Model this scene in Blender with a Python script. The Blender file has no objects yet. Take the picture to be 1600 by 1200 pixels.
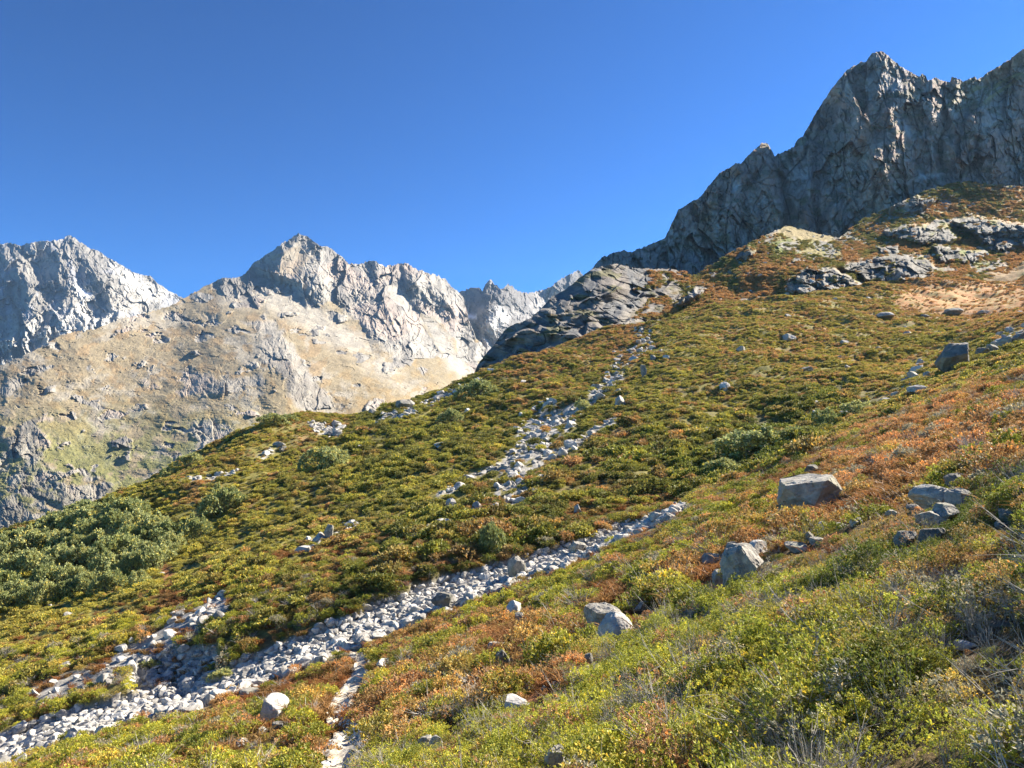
import bpy, math, random
import numpy as np
from mathutils import Vector

random.seed(5)
RNG = np.random.default_rng(11)
scn = bpy.context.scene
COL = scn.collection

# ------------------------------------------------------------------ camera, sky, sun
W, H, FPX = 1600.0, 1200.0, 1186.0
PITCH = math.atan(104.0 / FPX)
cam_d = bpy.data.cameras.new("camera")
cam_d.sensor_width = 36.0
cam_d.lens = 36.0 * FPX / W
cam_d.clip_start = 0.1
cam_d.clip_end = 20000
cam = bpy.data.objects.new("camera", cam_d)
cam.rotation_euler = (math.pi / 2 + PITCH, 0, 0)
COL.objects.link(cam)
scn.camera = cam

SUN_AZ, SUN_EL = 61.0, 36.0          # degrees to the right of the view, height
SUN_STR, SKY_STR = 5.0, 0.050
world = bpy.data.worlds.new("World")
scn.world = world
world.use_nodes = True
wn = world.node_tree
for n in list(wn.nodes):
    wn.nodes.remove(n)
wo = wn.nodes.new("ShaderNodeOutputWorld")
wb = wn.nodes.new("ShaderNodeBackground")
ws = wn.nodes.new("ShaderNodeTexSky")
ws.sky_type = 'NISHITA'
ws.sun_disc = False
ws.sun_elevation = math.radians(SUN_EL)
ws.sun_rotation = math.radians(SUN_AZ)
ws.altitude = 2200
ws.air_density = 1.0
ws.dust_density = 0.5
ws.ozone_density = 7.0
wg = wn.nodes.new("ShaderNodeGamma")
wg.inputs['Gamma'].default_value = 1.55
wb.inputs['Strength'].default_value = SKY_STR
wn.links.new(ws.outputs[0], wg.inputs[0])
wk = wn.nodes.new("ShaderNodeVectorMath")      # colour balance of the clear mountain sky
wk.operation = 'MULTIPLY'
wk.inputs[1].default_value = (.19, .43, .47)
wn.links.new(wg.outputs[0], wk.inputs[0])
wn.links.new(wk.outputs[0], wb.inputs[0])
wn.links.new(wb.outputs[0], wo.inputs[0])

sd = bpy.data.lights.new("sun", 'SUN')
sd.energy = SUN_STR
sd.angle = math.radians(0.53)
sd.color = (1.0, 0.92, 0.79)
sun = bpy.data.objects.new("sun", sd)
SV = Vector((math.sin(math.radians(SUN_AZ)) * math.cos(math.radians(SUN_EL)),
             math.cos(math.radians(SUN_AZ)) * math.cos(math.radians(SUN_EL)),
             math.sin(math.radians(SUN_EL))))
sun.rotation_euler = SV.to_track_quat('Z', 'Y').to_euler()
COL.objects.link(sun)

scn.view_settings.view_transform = 'Standard'
scn.view_settings.look = 'None'
scn.view_settings.exposure = 1.72
scn.view_settings.gamma = 1.0
scn.cycles.max_bounces = 5
scn.cycles.volume_bounces = 0
scn.cycles.diffuse_bounces = 3
scn.cycles.transparent_max_bounces = 4
scn.cycles.use_denoising = True

# ------------------------------------------------------------------ numeric helpers
CP, SP = math.cos(PITCH), math.sin(PITCH)

def unproj(px, py, D):
    """world point on the ray through photo pixel (px,py) whose forward distance is D"""
    a = (np.asarray(px, float) - W / 2) / FPX
    b = (H / 2 - np.asarray(py, float)) / FPX
    yy = CP - b * SP
    zz = SP + b * CP
    return a / yy * D, D + 0 * a, zz / yy * D

def proj(x, y, z):
    dep = y * CP + z * SP
    up = -y * SP + z * CP
    dep = np.where(dep > 0.05, dep, 0.05)
    return W / 2 + FPX * x / dep, H / 2 - FPX * up / dep

def sstep(a, b, x):
    t = np.clip((x - a) / (b - a), 0, 1)
    return t * t * (3 - 2 * t)

def _hash(ix, iy, iz, seed):
    h = (ix.astype(np.int64) * 374761393 + iy.astype(np.int64) * 668265263 + iz.astype(np.int64) * 2147483647 + seed * 1274126177) & 0xffffffff
    h = ((h ^ (h >> 13)) * 1274126177) & 0xffffffff
    h = ((h ^ (h >> 16)) * 2246822519) & 0xffffffff
    return (h ^ (h >> 15)) & 0xffffffff

def hrand(ix, iy, iz, seed):
    return _hash(ix, iy, iz, seed) / 4294967295.0

def pnoise(x, y, z, seed=0):
    x0, y0, z0 = np.floor(x), np.floor(y), np.floor(z)
    fx, fy, fz = x - x0, y - y0, z - z0
    ux, uy, uz = (f * f * f * (f * (f * 6 - 15) + 10) for f in (fx, fy, fz))
    r = 0
    for dx in (0, 1):
        for dy in (0, 1):
            for dz in (0, 1):
                h = _hash(x0 + dx, y0 + dy, z0 + dz, seed)
                gx = (h & 1023) / 511.5 - 1
                gy = ((h >> 10) & 1023) / 511.5 - 1
                gz = ((h >> 20) & 1023) / 511.5 - 1
                w = (ux if dx else 1 - ux) * (uy if dy else 1 - uy) * (uz if dz else 1 - uz)
                r = r + w * (gx * (fx - dx) + gy * (fy - dy) + gz * (fz - dz))
    return r * 1.3

def fbm(x, y, z, octv=5, seed=0, gain=0.5):
    r, a, f = 0, 1.0, 1.0
    for i in range(octv):
        r = r + a * pnoise(x * f, y * f, z * f, seed + i)
        a *= gain
        f *= 2.03
    return r

def ridged(x, y, z, octv=5, seed=0, gain=0.5):
    r, a, f, w = 0, 1.0, 1.0, 1.0
    for i in range(octv):
        n = 1 - np.abs(pnoise(x * f, y * f, z * f, seed + i)) * 2
        n = n * n
        r = r + a * n * w
        w = np.clip(n * 1.6, 0, 1)
        a *= gain
        f *= 2.07
    return r

def facet(x, y, z, seed=0, tilt=1.0):
    """broken-rock noise: every cell is a tilted plane, with small steps between cells"""
    a, b, c = (pnoise(x * 1.7, y * 1.7, z * 1.7, seed + k) for k in (31, 32, 33))
    e = pnoise(x * 4.1, y * 4.1, z * 4.1, seed + 34)
    x, y, z = x + a * .5 + e * .16, y + b * .5, z + c * .5 - e * .16
    x0, y0, z0 = np.floor(x), np.floor(y), np.floor(z)
    best = np.full(np.shape(x), 1e9)
    val = np.zeros(np.shape(x))
    for dx in (-1, 0, 1):
        for dy in (-1, 0, 1):
            for dz in (-1, 0, 1):
                ix, iy, iz = x0 + dx, y0 + dy, z0 + dz
                h = _hash(ix, iy, iz, seed)
                cx = ix + (h & 1023) / 1023.0
                cy = iy + ((h >> 10) & 1023) / 1023.0
                cz = iz + ((h >> 20) & 1023) / 1023.0
                g = _hash(ix, iy, iz, seed + 77)
                gx = (g & 1023) / 511.5 - 1
                gy = ((g >> 10) & 1023) / 511.5 - 1
                gz = ((g >> 20) & 1023) / 511.5 - 1
                d = (x - cx) ** 2 + (y - cy) ** 2 + (z - cz) ** 2
                v = tilt * (gx * (x - cx) + gy * (y - cy) + gz * (z - cz)) + (gx + gy) * 0.14
                m = d < best
                best = np.where(m, d, best)
                val = np.where(m, v, val)
    return val

def cracks(x, y, z, seed=0, width=.08):
    """grooves along the joints of the rock: 1 in a joint, 0 away from it"""
    a, b = (pnoise(x * 1.3, y * 1.3, z * 1.3, seed + k) for k in (31, 32))
    x, z = x + a * .55, z + b * .55
    x0, y0, z0 = np.floor(x), np.floor(y), np.floor(z)
    f1 = np.full(np.shape(x), 1e9); f2 = np.full(np.shape(x), 1e9)
    for dx in (-1, 0, 1):
        for dz in (-1, 0, 1):
            h = _hash(x0 + dx, y0, z0 + dz, seed)
            d = np.sqrt((x - x0 - dx - (h & 1023) / 1023.0) ** 2 + (z - z0 - dz - ((h >> 20) & 1023) / 1023.0) ** 2)
            f2 = np.minimum(f2, np.maximum(d, f1))
            f1 = np.minimum(f1, d)
    return sstep(width, 0, f2 - f1)

def cells(x, y, z, seed=0):
    """random value per voronoi cell"""
    x0, y0, z0 = np.floor(x), np.floor(y), np.floor(z)
    best = np.full(np.shape(x), 1e9)
    val = np.zeros(np.shape(x))
    for dx in (-1, 0, 1):
        for dy in (-1, 0, 1):
            for dz in (-1, 0, 1):
                ix, iy, iz = x0 + dx, y0 + dy, z0 + dz
                h = _hash(ix, iy, iz, seed)
                d = (x - ix - (h & 1023) / 1023.0) ** 2 + (y - iy - ((h >> 10) & 1023) / 1023.0) ** 2 + (z - iz - ((h >> 20) & 1023) / 1023.0) ** 2
                m = d < best
                best = np.where(m, d, best)
                val = np.where(m, hrand(ix, iy, iz, seed + 5), val)
    return val

def dpoly(px, py, pts):
    """distance to a polyline and the position (0..1) along it"""
    best = np.full(np.shape(px), 1e9)
    pos = np.zeros(np.shape(px))
    n = len(pts) - 1
    for i in range(n):
        ax, ay = pts[i][:2]
        bx, by = pts[i + 1][:2]
        L = (bx - ax) ** 2 + (by - ay) ** 2 + 1e-9
        t = np.clip(((px - ax) * (bx - ax) + (py - ay) * (by - ay)) / L, 0, 1)
        d = np.hypot(px - ax - t * (bx - ax), py - ay - t * (by - ay))
        m = d < best
        best = np.where(m, d, best)
        pos = np.where(m, (i + t) / n, pos)
    return best, pos

def inpoly(px, py, pts):
    c = np.zeros(np.shape(px), bool)
    n = len(pts)
    for i in range(n):
        ax, ay = pts[i]
        bx, by = pts[(i + 1) % n]
        if ay == by:
            continue
        m = ((ay > py) != (by > py)) & (px < (bx - ax) * (py - ay) / (by - ay) + ax)
        c ^= m
    return c

def region(px, py, pts, soft=10.0):
    """1 inside a closed outline, fading over `soft` to 0 outside"""
    d, _ = dpoly(px, py, list(pts) + [pts[0]])
    s = np.where(inpoly(px, py, pts), d, -d)
    return sstep(-soft, soft, s)

def tps(pts):
    """thin-plate interpolation of value over (px,py)"""
    P = np.array([(p[0], p[1]) for p in pts], float) / 400.0
    v = np.array([p[2] for p in pts], float)
    n = len(P)
    d = np.hypot(P[:, None, 0] - P[None, :, 0], P[:, None, 1] - P[None, :, 1])
    K = np.where(d > 0, d * d * np.log(d + 1e-12), 0) + np.eye(n) * 0.003
    A = np.zeros((n + 3, n + 3))
    A[:n, :n] = K
    A[:n, n] = A[n, :n] = 1
    A[:n, n + 1:n + 3] = P
    A[n + 1:n + 3, :n] = P.T
    w = np.linalg.solve(A, np.concatenate([v, np.zeros(3)]))
    def f(px, py):
        X, Y = np.asarray(px) / 400.0, np.asarray(py) / 400.0
        r = w[n] + w[n + 1] * X + w[n + 2] * Y
        for i in range(n):
            dd = np.hypot(X - P[i, 0], Y - P[i, 1])
            r = r + w[i] * dd * dd * np.log(dd + 1e-12)
        return r
    return f

def lerp3(a, b, t):
    return a * (1 - t[..., None]) + b * t[..., None]

# ------------------------------------------------------------------ mesh helpers
def tag(o, label=None, cat=None, group=None, kind=None):
    if label: o['label'] = label
    if cat: o['category'] = cat
    if group: o['group'] = group
    if kind: o['kind'] = kind
    return o

def mesh_np(name, V, Fq, smooth=True, mats=(), attrs=None, fmat=None):
    """mesh from numpy arrays; Fq is (n,3) or (n,4)"""
    me = bpy.data.meshes.new(name)
    k = Fq.shape[1]
    me.vertices.add(len(V))
    me.vertices.foreach_set("co", np.asarray(V, np.float32).ravel())
    me.loops.add(len(Fq) * k)
    me.loops.foreach_set("vertex_index", Fq.astype(np.int32).ravel())
    me.polygons.add(len(Fq))
    me.polygons.foreach_set("loop_start", np.arange(0, len(Fq) * k, k, dtype=np.int32))
    me.polygons.foreach_set("use_smooth", np.full(len(Fq), smooth))
    for m in mats:
        me.materials.append(m)
    if fmat is not None:
        me.polygons.foreach_set("material_index", np.asarray(fmat, np.int32))
    for an, (typ, arr) in (attrs or {}).items():
        at = me.attributes.new(an, typ, 'POINT')
        key = {'FLOAT': 'value', 'FLOAT_VECTOR': 'vector', 'FLOAT_COLOR': 'color', 'INT': 'value'}[typ]
        arr = np.asarray(arr)
        if typ == 'FLOAT_COLOR' and arr.shape[-1] == 3:
            arr = np.concatenate([arr, np.ones(arr.shape[:-1] + (1,))], -1)
        at.data.foreach_set(key, arr.astype(np.int32 if typ == 'INT' else np.float32).ravel())
    me.update(calc_edges=True)
    me.validate()
    return me

def grid_faces(nr, nc):
    r = np.arange(nr - 1)[:, None] * nc
    c = np.arange(nc - 1)[None, :]
    a = (r + c).ravel()
    return np.stack([a, a + 1, a + nc + 1, a + nc], 1)

def grid_normals(X, Y, Z):
    def g(A):
        return np.gradient(A)
    xr, xc = g(X); yr, yc = g(Y); zr, zc = g(Z)
    nx = yc * zr - zc * yr
    ny = zc * xr - xc * zr
    nz = xc * yr - yc * xr
    L = np.sqrt(nx * nx + ny * ny + nz * nz) + 1e-9
    s = np.where(nz < 0, -1, 1) / L
    return nx * s, ny * s, nz * s

# ------------------------------------------------------------------ materials
def new_mat(name):
    m = bpy.data.materials.new(name)
    m.use_nodes = True
    nt = m.node_tree
    b = nt.nodes.get("Principled BSDF")
    return m, nt, b

def N(nt, t, **kw):
    n = nt.nodes.new(t)
    for k, v in kw.items():
        if k in n.inputs:
            n.inputs[k].default_value = v
        else:
            setattr(n, k, v)
    return n

def ground_mat(name, scale, bump, dist, var=0.35, detail=8, two=None):
    """albedo from the 'alb' vertex attribute, broken up by 3D noise; bumps in metres"""
    m, nt, b = new_mat(name)
    L = nt.links
    at = N(nt, "ShaderNodeAttribute", attribute_name="alb")
    geo = N(nt, "ShaderNodeNewGeometry")
    n1 = N(nt, "ShaderNodeTexNoise", Scale=scale, Detail=detail, Roughness=0.68)
    L.new(geo.outputs['Position'], n1.inputs['Vector'])
    mr = N(nt, "ShaderNodeMapRange")
    mr.inputs['From Min'].default_value = 0.3
    mr.inputs['From Max'].default_value = 0.7
    mr.inputs['To Min'].default_value = 1 - var
    mr.inputs['To Max'].default_value = 1 + var
    L.new(n1.outputs['Fac'], mr.inputs['Value'])
    vm = N(nt, "ShaderNodeVectorMath", operation='SCALE')
    L.new(at.outputs['Color'], vm.inputs[0])
    L.new(mr.outputs[0], vm.inputs['Scale'])
    L.new(vm.outputs[0], b.inputs['Base Color'])
    b.inputs['Roughness'].default_value = 0.9
    b.inputs['Specular IOR Level'].default_value = 0.15
    bp = N(nt, "ShaderNodeBump", Strength=bump, Distance=dist)
    if two:
        v = N(nt, "ShaderNodeTexVoronoi", Scale=two)
        v.feature = 'F1'
        L.new(geo.outputs['Position'], v.inputs['Vector'])
        ad = N(nt, "ShaderNodeMath", operation='ADD')
        L.new(v.outputs['Distance'], ad.inputs[0])
        L.new(n1.outputs['Fac'], ad.inputs[1])
        L.new(ad.outputs[0], bp.inputs['Height'])
    else:
        L.new(n1.outputs['Fac'], bp.inputs['Height'])
    L.new(bp.outputs[0], b.inputs['Normal'])
    return m

def rock_mat(name, c1, c2, c3, scale=2.0, bump=0.6, dist=0.05, lichen=0.5):
    """boulder granite: object-space noise, pale and dark patches, cracks"""
    m, nt, b = new_mat(name)
    L = nt.links
    tc = N(nt, "ShaderNodeTexCoord")
    oi = N(nt, "ShaderNodeObjectInfo")
    ad = N(nt, "ShaderNodeVectorMath", operation='ADD')
    L.new(tc.outputs['Object'], ad.inputs[0])
    L.new(oi.outputs['Location'], ad.inputs[1])
    n1 = N(nt, "ShaderNodeTexNoise", Scale=scale, Detail=9, Roughness=0.7)
    n2 = N(nt, "ShaderNodeTexNoise", Scale=scale * 0.45, Detail=5, Roughness=0.6)
    n3 = N(nt, "ShaderNodeTexNoise", Scale=scale * 7, Detail=3, Roughness=0.6)
    for n in (n1, n2, n3):
        L.new(ad.outputs[0], n.inputs['Vector'])
    r = N(nt, "ShaderNodeValToRGB")
    r.color_ramp.elements[0].position = 0.36
    r.color_ramp.elements[0].color = (*c2, 1)
    r.color_ramp.elements[1].position = 0.62
    r.color_ramp.elements[1].color = (*c1, 1)
    L.new(n1.outputs['Fac'], r.inputs[0])
    r2 = N(nt, "ShaderNodeMapRange")
    r2.inputs['From Min'].default_value = 0.52
    r2.inputs['From Max'].default_value = 0.62
    r2.inputs['To Max'].default_value = lichen
    L.new(n2.outputs['Fac'], r2.inputs['Value'])
    mx = N(nt, "ShaderNodeMix", data_type='RGBA')
    L.new(r2.outputs[0], mx.inputs['Factor'])
    L.new(r.outputs[0], mx.inputs[6])
    mx.inputs[7].default_value = (*c3, 1)
    mr = N(nt, "ShaderNodeMapRange")
    mr.inputs['To Min'].default_value = 0.7
    mr.inputs['To Max'].default_value = 1.3
    L.new(n3.outputs['Fac'], mr.inputs['Value'])
    vr = N(nt, "ShaderNodeMapRange")
    vr.inputs['To Min'].default_value = 0.6
    vr.inputs['To Max'].default_value = 1.2
    L.new(oi.outputs['Random'], vr.inputs['Value'])
    mm = N(nt, "ShaderNodeMath", operation='MULTIPLY')
    L.new(mr.outputs[0], mm.inputs[0])
    L.new(vr.outputs[0], mm.inputs[1])
    vm = N(nt, "ShaderNodeVectorMath", operation='SCALE')
    L.new(mx.outputs[2], vm.inputs[0])
    L.new(mm.outputs[0], vm.inputs['Scale'])
    L.new(vm.outputs[0], b.inputs['Base Color'])
    b.inputs['Roughness'].default_value = 0.85
    b.inputs['Specular IOR Level'].default_value = 0.25
    bp = N(nt, "ShaderNodeBump", Strength=bump, Distance=dist)
    L.new(n1.outputs['Fac'], bp.inputs['Height'])
    L.new(bp.outputs[0], b.inputs['Normal'])
    return m

def leaf_mat(name, base=None, trans=0.3, tint_attr=True, spec=0.25):
    m, nt, b = new_mat(name)
    L = nt.links
    lv = N(nt, "ShaderNodeAttribute", attribute_name="lv")
    if tint_attr:
        ti = N(nt, "ShaderNodeAttribute", attribute_name="tint")
        ti.attribute_type = 'INSTANCER'
        src = ti.outputs['Color']
    else:
        oi = N(nt, "ShaderNodeObjectInfo")
        rr = N(nt, "ShaderNodeValToRGB")
        rr.color_ramp.elements[0].color = (*base[0], 1)
        rr.color_ramp.elements[1].color = (*base[1], 1)
        L.new(oi.outputs['Random'], rr.inputs[0])
        src = rr.outputs[0]
    # a leaf here and there has turned: shift toward yellow
    mr = N(nt, "ShaderNodeMapRange")
    mr.inputs['From Min'].default_value = 0.0
    mr.inputs['From Max'].default_value = 1.0
    mr.inputs['To Min'].default_value = 0.55
    mr.inputs['To Max'].default_value = 1.5
    L.new(lv.outputs['Fac'], mr.inputs['Value'])
    vm = N(nt, "ShaderNodeVectorMath", operation='SCALE')
    L.new(src, vm.inputs[0])
    L.new(mr.outputs[0], vm.inputs['Scale'])
    gt = N(nt, "ShaderNodeMath", operation='GREATER_THAN')
    gt.inputs[1].default_value = 0.9
    L.new(lv.outputs['Fac'], gt.inputs[0])
    mu = N(nt, "ShaderNodeVectorMath", operation='MULTIPLY')
    mu.inputs[1].default_value = (1.5, 1.15, 0.7)
    L.new(vm.outputs[0], mu.inputs[0])
    mx = N(nt, "ShaderNodeMix", data_type='RGBA')
    L.new(gt.outputs[0], mx.inputs['Factor'])
    L.new(vm.outputs[0], mx.inputs[6])
    L.new(mu.outputs[0], mx.inputs[7])
    L.new(mx.outputs[2], b.inputs['Base Color'])
    b.inputs['Roughness'].default_value = 0.55
    b.inputs['Specular IOR Level'].default_value = spec
    tr = N(nt, "ShaderNodeBsdfTranslucent")
    L.new(mx.outputs[2], tr.inputs['Color'])
    ms = N(nt, "ShaderNodeMixShader")
    ms.inputs[0].default_value = trans
    L.new(b.outputs[0], ms.inputs[1])
    L.new(tr.outputs[0], ms.inputs[2])
    L.new(ms.outputs[0], nt.nodes['Material Output'].inputs['Surface'])
    return m

def flat_mat(name, c, rough=0.9):
    m, nt, b = new_mat(name)
    n = N(nt, "ShaderNodeTexNoise", Scale=30.0, Detail=4)
    g = N(nt, "ShaderNodeNewGeometry")
    nt.links.new(g.outputs['Position'], n.inputs['Vector'])
    r = N(nt, "ShaderNodeValToRGB")
    r.color_ramp.elements[0].position = 0.3
    r.color_ramp.elements[1].position = 0.7
    r.color_ramp.elements[0].color = (c[0] * .6, c[1] * .6, c[2] * .6, 1)
    r.color_ramp.elements[1].color = (c[0] * 1.3, c[1] * 1.3, c[2] * 1.3, 1)
    nt.links.new(n.outputs['Fac'], r.inputs[0])
    nt.links.new(r.outputs[0], b.inputs['Base Color'])
    b.inputs['Roughness'].default_value = rough
    return m

C = lambda *a: np.array(a, float)

# ------------------------------------------------------------------ the near terrain
# contour lines of the slope, near to far: (photo x, photo y, forward distance in metres)
LINES = [
    [(-700, 1240, 3.0), (0, 1560, 4.5), (400, 1400, 4.8), (800, 1290, 4.6), (1200, 1180, 4.2), (1600, 1080, 4.0), (2300, 860, 4.0)],
    [(-700, 1500, 14), (0, 1330, 14), (400, 1200, 14), (600, 1140, 14), (800, 1065, 14), (1000, 985, 14), (1170, 915, 15), (1400, 815, 15), (1600, 735, 15), (2300, 440, 16)],
    [(-700, 1400, 26), (0, 1245, 27), (300, 1160, 27), (550, 1078, 28), (800, 985, 28), (1000, 890, 28), (1250, 785, 29), (1450, 690, 30), (1600, 620, 32), (2300, 330, 36)],
    [(-700, 1330, 38), (-150, 1215, 38), (0, 1187, 38), (280, 1110, 40), (550, 1022, 42), (800, 918, 46), (950, 852, 49), (1060, 797, 52), (1200, 737, 60), (1300, 683, 70), (1400, 625, 82), (1480, 577, 92), (1600, 520, 108), (2300, 250, 130)],
    [(-700, 1310, 42), (-150, 1190, 43), (0, 1160, 43.5), (130, 1100, 46), (300, 1070, 46), (420, 1010, 47.5), (520, 962, 48.5), (700, 908, 51), (850, 866, 53), (950, 832, 55), (1060, 790, 58), (1200, 730, 66), (1300, 676, 76), (1400, 619, 88), (1480, 572, 98), (1600, 514, 115), (2300, 246, 140)],
    [(-700, 1290, 46), (-150, 1150, 47), (0, 1115, 48), (130, 1055, 51), (330, 990, 51), (430, 955, 51.5), (540, 915, 52.5), (700, 875, 54.5), (850, 838, 57), (950, 808, 60), (1060, 772, 64), (1200, 712, 74), (1300, 658, 84), (1400, 608, 98), (1480, 562, 110), (1600, 500, 130), (2300, 236, 160)],
    [(-700, 1120, 75), (0, 960, 76), (150, 925, 78), (300, 885, 79), (450, 838, 80), (600, 790, 82), (750, 750, 86), (900, 708, 92), (1050, 665, 102), (1200, 615, 115), (1350, 565, 132), (1500, 520, 155), (1600, 482, 170), (2300, 210, 200)],
    [(-700, 1000, 98), (0, 893, 98), (200, 822, 103), (400, 745, 115), (600, 690, 125), (800, 630, 142), (1000, 565, 160), (1200, 520, 178), (1350, 497, 195), (1500, 478, 215), (1600, 462, 230), (2300, 190, 260)],
    [(-700, 940, 112), (-100, 885, 114), (0, 850, 115), (100, 808, 122), (200, 764, 130), (330, 700, 145), (420, 668, 155), (480, 650, 165), (540, 661, 170), (640, 631, 185), (740, 596, 200), (850, 551, 215), (980, 512, 225), (1200, 467, 240), (1370, 446, 262), (1500, 438, 285), (1600, 430, 300), (2300, 170, 330)],
    [(-700, 1040, 170), (0, 930, 180), (200, 880, 195), (400, 800, 210), (540, 760, 225), (740, 690, 250), (850, 600, 262), (980, 528, 262), (1200, 472, 275), (1370, 444, 300), (1500, 425, 330), (1600, 415, 345), (2300, 160, 380)],
    [(-700, 1060, 420), (0, 980, 420), (400, 900, 430), (740, 800, 440), (900, 620, 440), (1200, 480, 440), (1370, 440, 440), (1600, 400, 450), (2300, 150, 460)],
]
_LU = np.linspace(-1.6, 1.6, 161)
_LD, _LQ = [], []
for ln in LINES:
    a = np.array(ln, float)
    x, y, z = unproj(a[:, 0], a[:, 1], a[:, 2])
    u = x / y
    q = (z + 1.62) / y
    D = np.interp(_LU, u, a[:, 2])
    Q = np.interp(_LU, u, q)
    if ln is LINES[0]:
        Q = 0.44 * _LU - 0.17
        D = np.full_like(_LU, 4.5)
    if ln is LINES[1]:
        Q = 0.5 * Q + 0.5 * (0.44 * _LU - 0.17)
    k = np.array([1, 2, 3, 2, 1.]); k /= k.sum()
    D = np.convolve(np.pad(D, 2, 'edge'), k, 'valid')
    Q = np.convolve(np.pad(Q, 2, 'edge'), k, 'valid')
    _LD.append(D); _LQ.append(Q)

PA, PB = 0.44, -0.17

def base_z(x, y):
    x = np.asarray(x, float); y = np.asarray(y, float)
    ys = np.maximum(y, 1.0)
    u = np.clip(x / ys, -1.6, 1.6)
    lD = [np.log(np.interp(u, _LU, d)) for d in _LD]
    lQ = [np.interp(u, _LU, q) for q in _LQ]
    ly = np.log(ys)
    n = len(lD)
    # tangents dq/dlogD
    sl = [(lQ[i + 1] - lQ[i]) / (lD[i + 1] - lD[i]) for i in range(n - 1)]
    tg = []
    for i in range(n):
        if i == 0:
            tg.append(sl[0] * 0)
        elif i == n - 1:
            tg.append(sl[-1])
        else:
            w0 = lD[i] - lD[i - 1]; w1 = lD[i + 1] - lD[i]
            m = (sl[i - 1] * w1 + sl[i] * w0) / (w0 + w1)
            lim = 3 * np.minimum(np.abs(sl[i - 1]), np.abs(sl[i])) + 0.25 * np.maximum(np.abs(sl[i - 1]), np.abs(sl[i]))
            tg.append(np.clip(m, -lim, lim))
    q = np.where(ly < lD[0], lQ[0], lQ[-1] + tg[-1] * (ly - lD[-1]))
    for i in range(n - 1):
        h = lD[i + 1] - lD[i]
        t = np.clip((ly - lD[i]) / h, 0, 1)
        v = (2 * t**3 - 3 * t**2 + 1) * lQ[i] + (t**3 - 2 * t**2 + t) * h * tg[i] + (-2 * t**3 + 3 * t**2) * lQ[i + 1] + (t**3 - t**2) * h * tg[i + 1]
        q = np.where((ly >= lD[i]) & (ly <= lD[i + 1]), v, q)
    z = q * y - 1.62
    zp = -1.62 + PA * x + PB * y
    w = sstep(1.5, 4.5, y)
    return z * w + zp * (1 - w)

# masks in plan are drawn along features seen on the slope
GULLY = [(-260, 1240), (0, 1172), (130, 1125), (300, 1088), (430, 1035), (540, 990), (700, 925), (850, 880), (960, 838), (1070, 793)]
SCREE = [  # polylines (with widths in photo px) of loose stone on the slope
    ([(860, 660), (835, 690), (812, 725), (800, 760)], 26, 1.0),
    ([(968, 590), (935, 615), (870, 655)], 8, .8),
    ([(958, 657), (905, 690), (855, 715)], 6, .9),
    ([(850, 705), (760, 735), (685, 772)], 6, .65),
    ([(815, 765), (760, 790), (690, 825), (650, 848)], 8, .55),
    ([(1005, 515), (1010, 545), (975, 560), (955, 598)], 10, .45),
    ([(560, 812), (520, 835), (470, 858)], 7, .4),
    ([(700, 745), (740, 738), (790, 712)], 3, .5),
    ([(345, 948), (250, 1000), (170, 1045), (60, 1085)], 15, 1.0),
    ([(425, 905), (345, 948)], 5, .5),
    ([(60, 1085), (40, 1120)], 5, .6),
    ([(725, 607), (680, 625), (640, 645), (590, 655)], 5, .9),
    ([(488, 664), (505, 672), (532, 672)], 8, .95),
    ([(430, 700), (405, 715)], 5, .6),
    ([(375, 735), (330, 748), (300, 750)], 4, .7),
    ([(1440, 570), (1420, 600), (1380, 625), (1330, 640)], 5, .4),
    ([(1600, 520), (1540, 545)], 7, .6),
    ([(980, 700), (970, 715)], 6, .4),
    ([(1150, 690), (1200, 665), (1290, 640)], 4, .3),
    ([(900, 895), (870, 925), (845, 960)], 2, .05),
    ([(700, 965), (590, 1000), (540, 1010)], 4, .3),
]
PATH = [(528, 1230), (535, 1190), (549, 1150), (527, 1120), (540, 1085), (560, 1060), (567, 1035), (552, 1022)]

def warp(px, py, s=1.0, f=14.0, seed=3):
    n1 = pnoise(px / f, py / f, 0 * px + 2.5, seed) * s * 6 + pnoise(px / f * 3, py / f * 3, 0 * px, seed + 1) * s * 3
    n2 = pnoise(px / f, py / f, 0 * px + 7.5, seed + 2) * s * 4 + pnoise(px / f * 3, py / f * 3, 0 * px, seed + 3) * s * 2
    return px + n1, py + n2

def gully_mask(px, py):
    wx, wy = warp(px, py, 1.0, 30)
    d, t = dpoly(wx, wy, GULLY)
    wd = np.interp(t, [0, .15, .3, .45, .6, .75, .9, 1], [30, 24, 22, 25, 27, 21, 13, 6])
    return sstep(1.12, .88, d / wd)

def scree_mask(px, py):
    wx, wy = warp(px, py, 1.2, 18)
    m = np.zeros(np.shape(px))
    for pts, w, a in SCREE:
        d, t = dpoly(wx, wy, pts)
        patchy = .25 + .75 * sstep(-.28, .05, fbm(px / 13, py / 9, 0 * px, 3, 43)) if a < 1 or w > 20 else 1.0
        m = np.maximum(m, a * sstep(1.7, .6, d / w) * patchy)
    return m

def path_mask(px, py):
    d, t = dpoly(px, py, PATH)
    w = np.interp(t, [0, 1], [15, 6])
    return sstep(1.3, .8, d / w)

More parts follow.
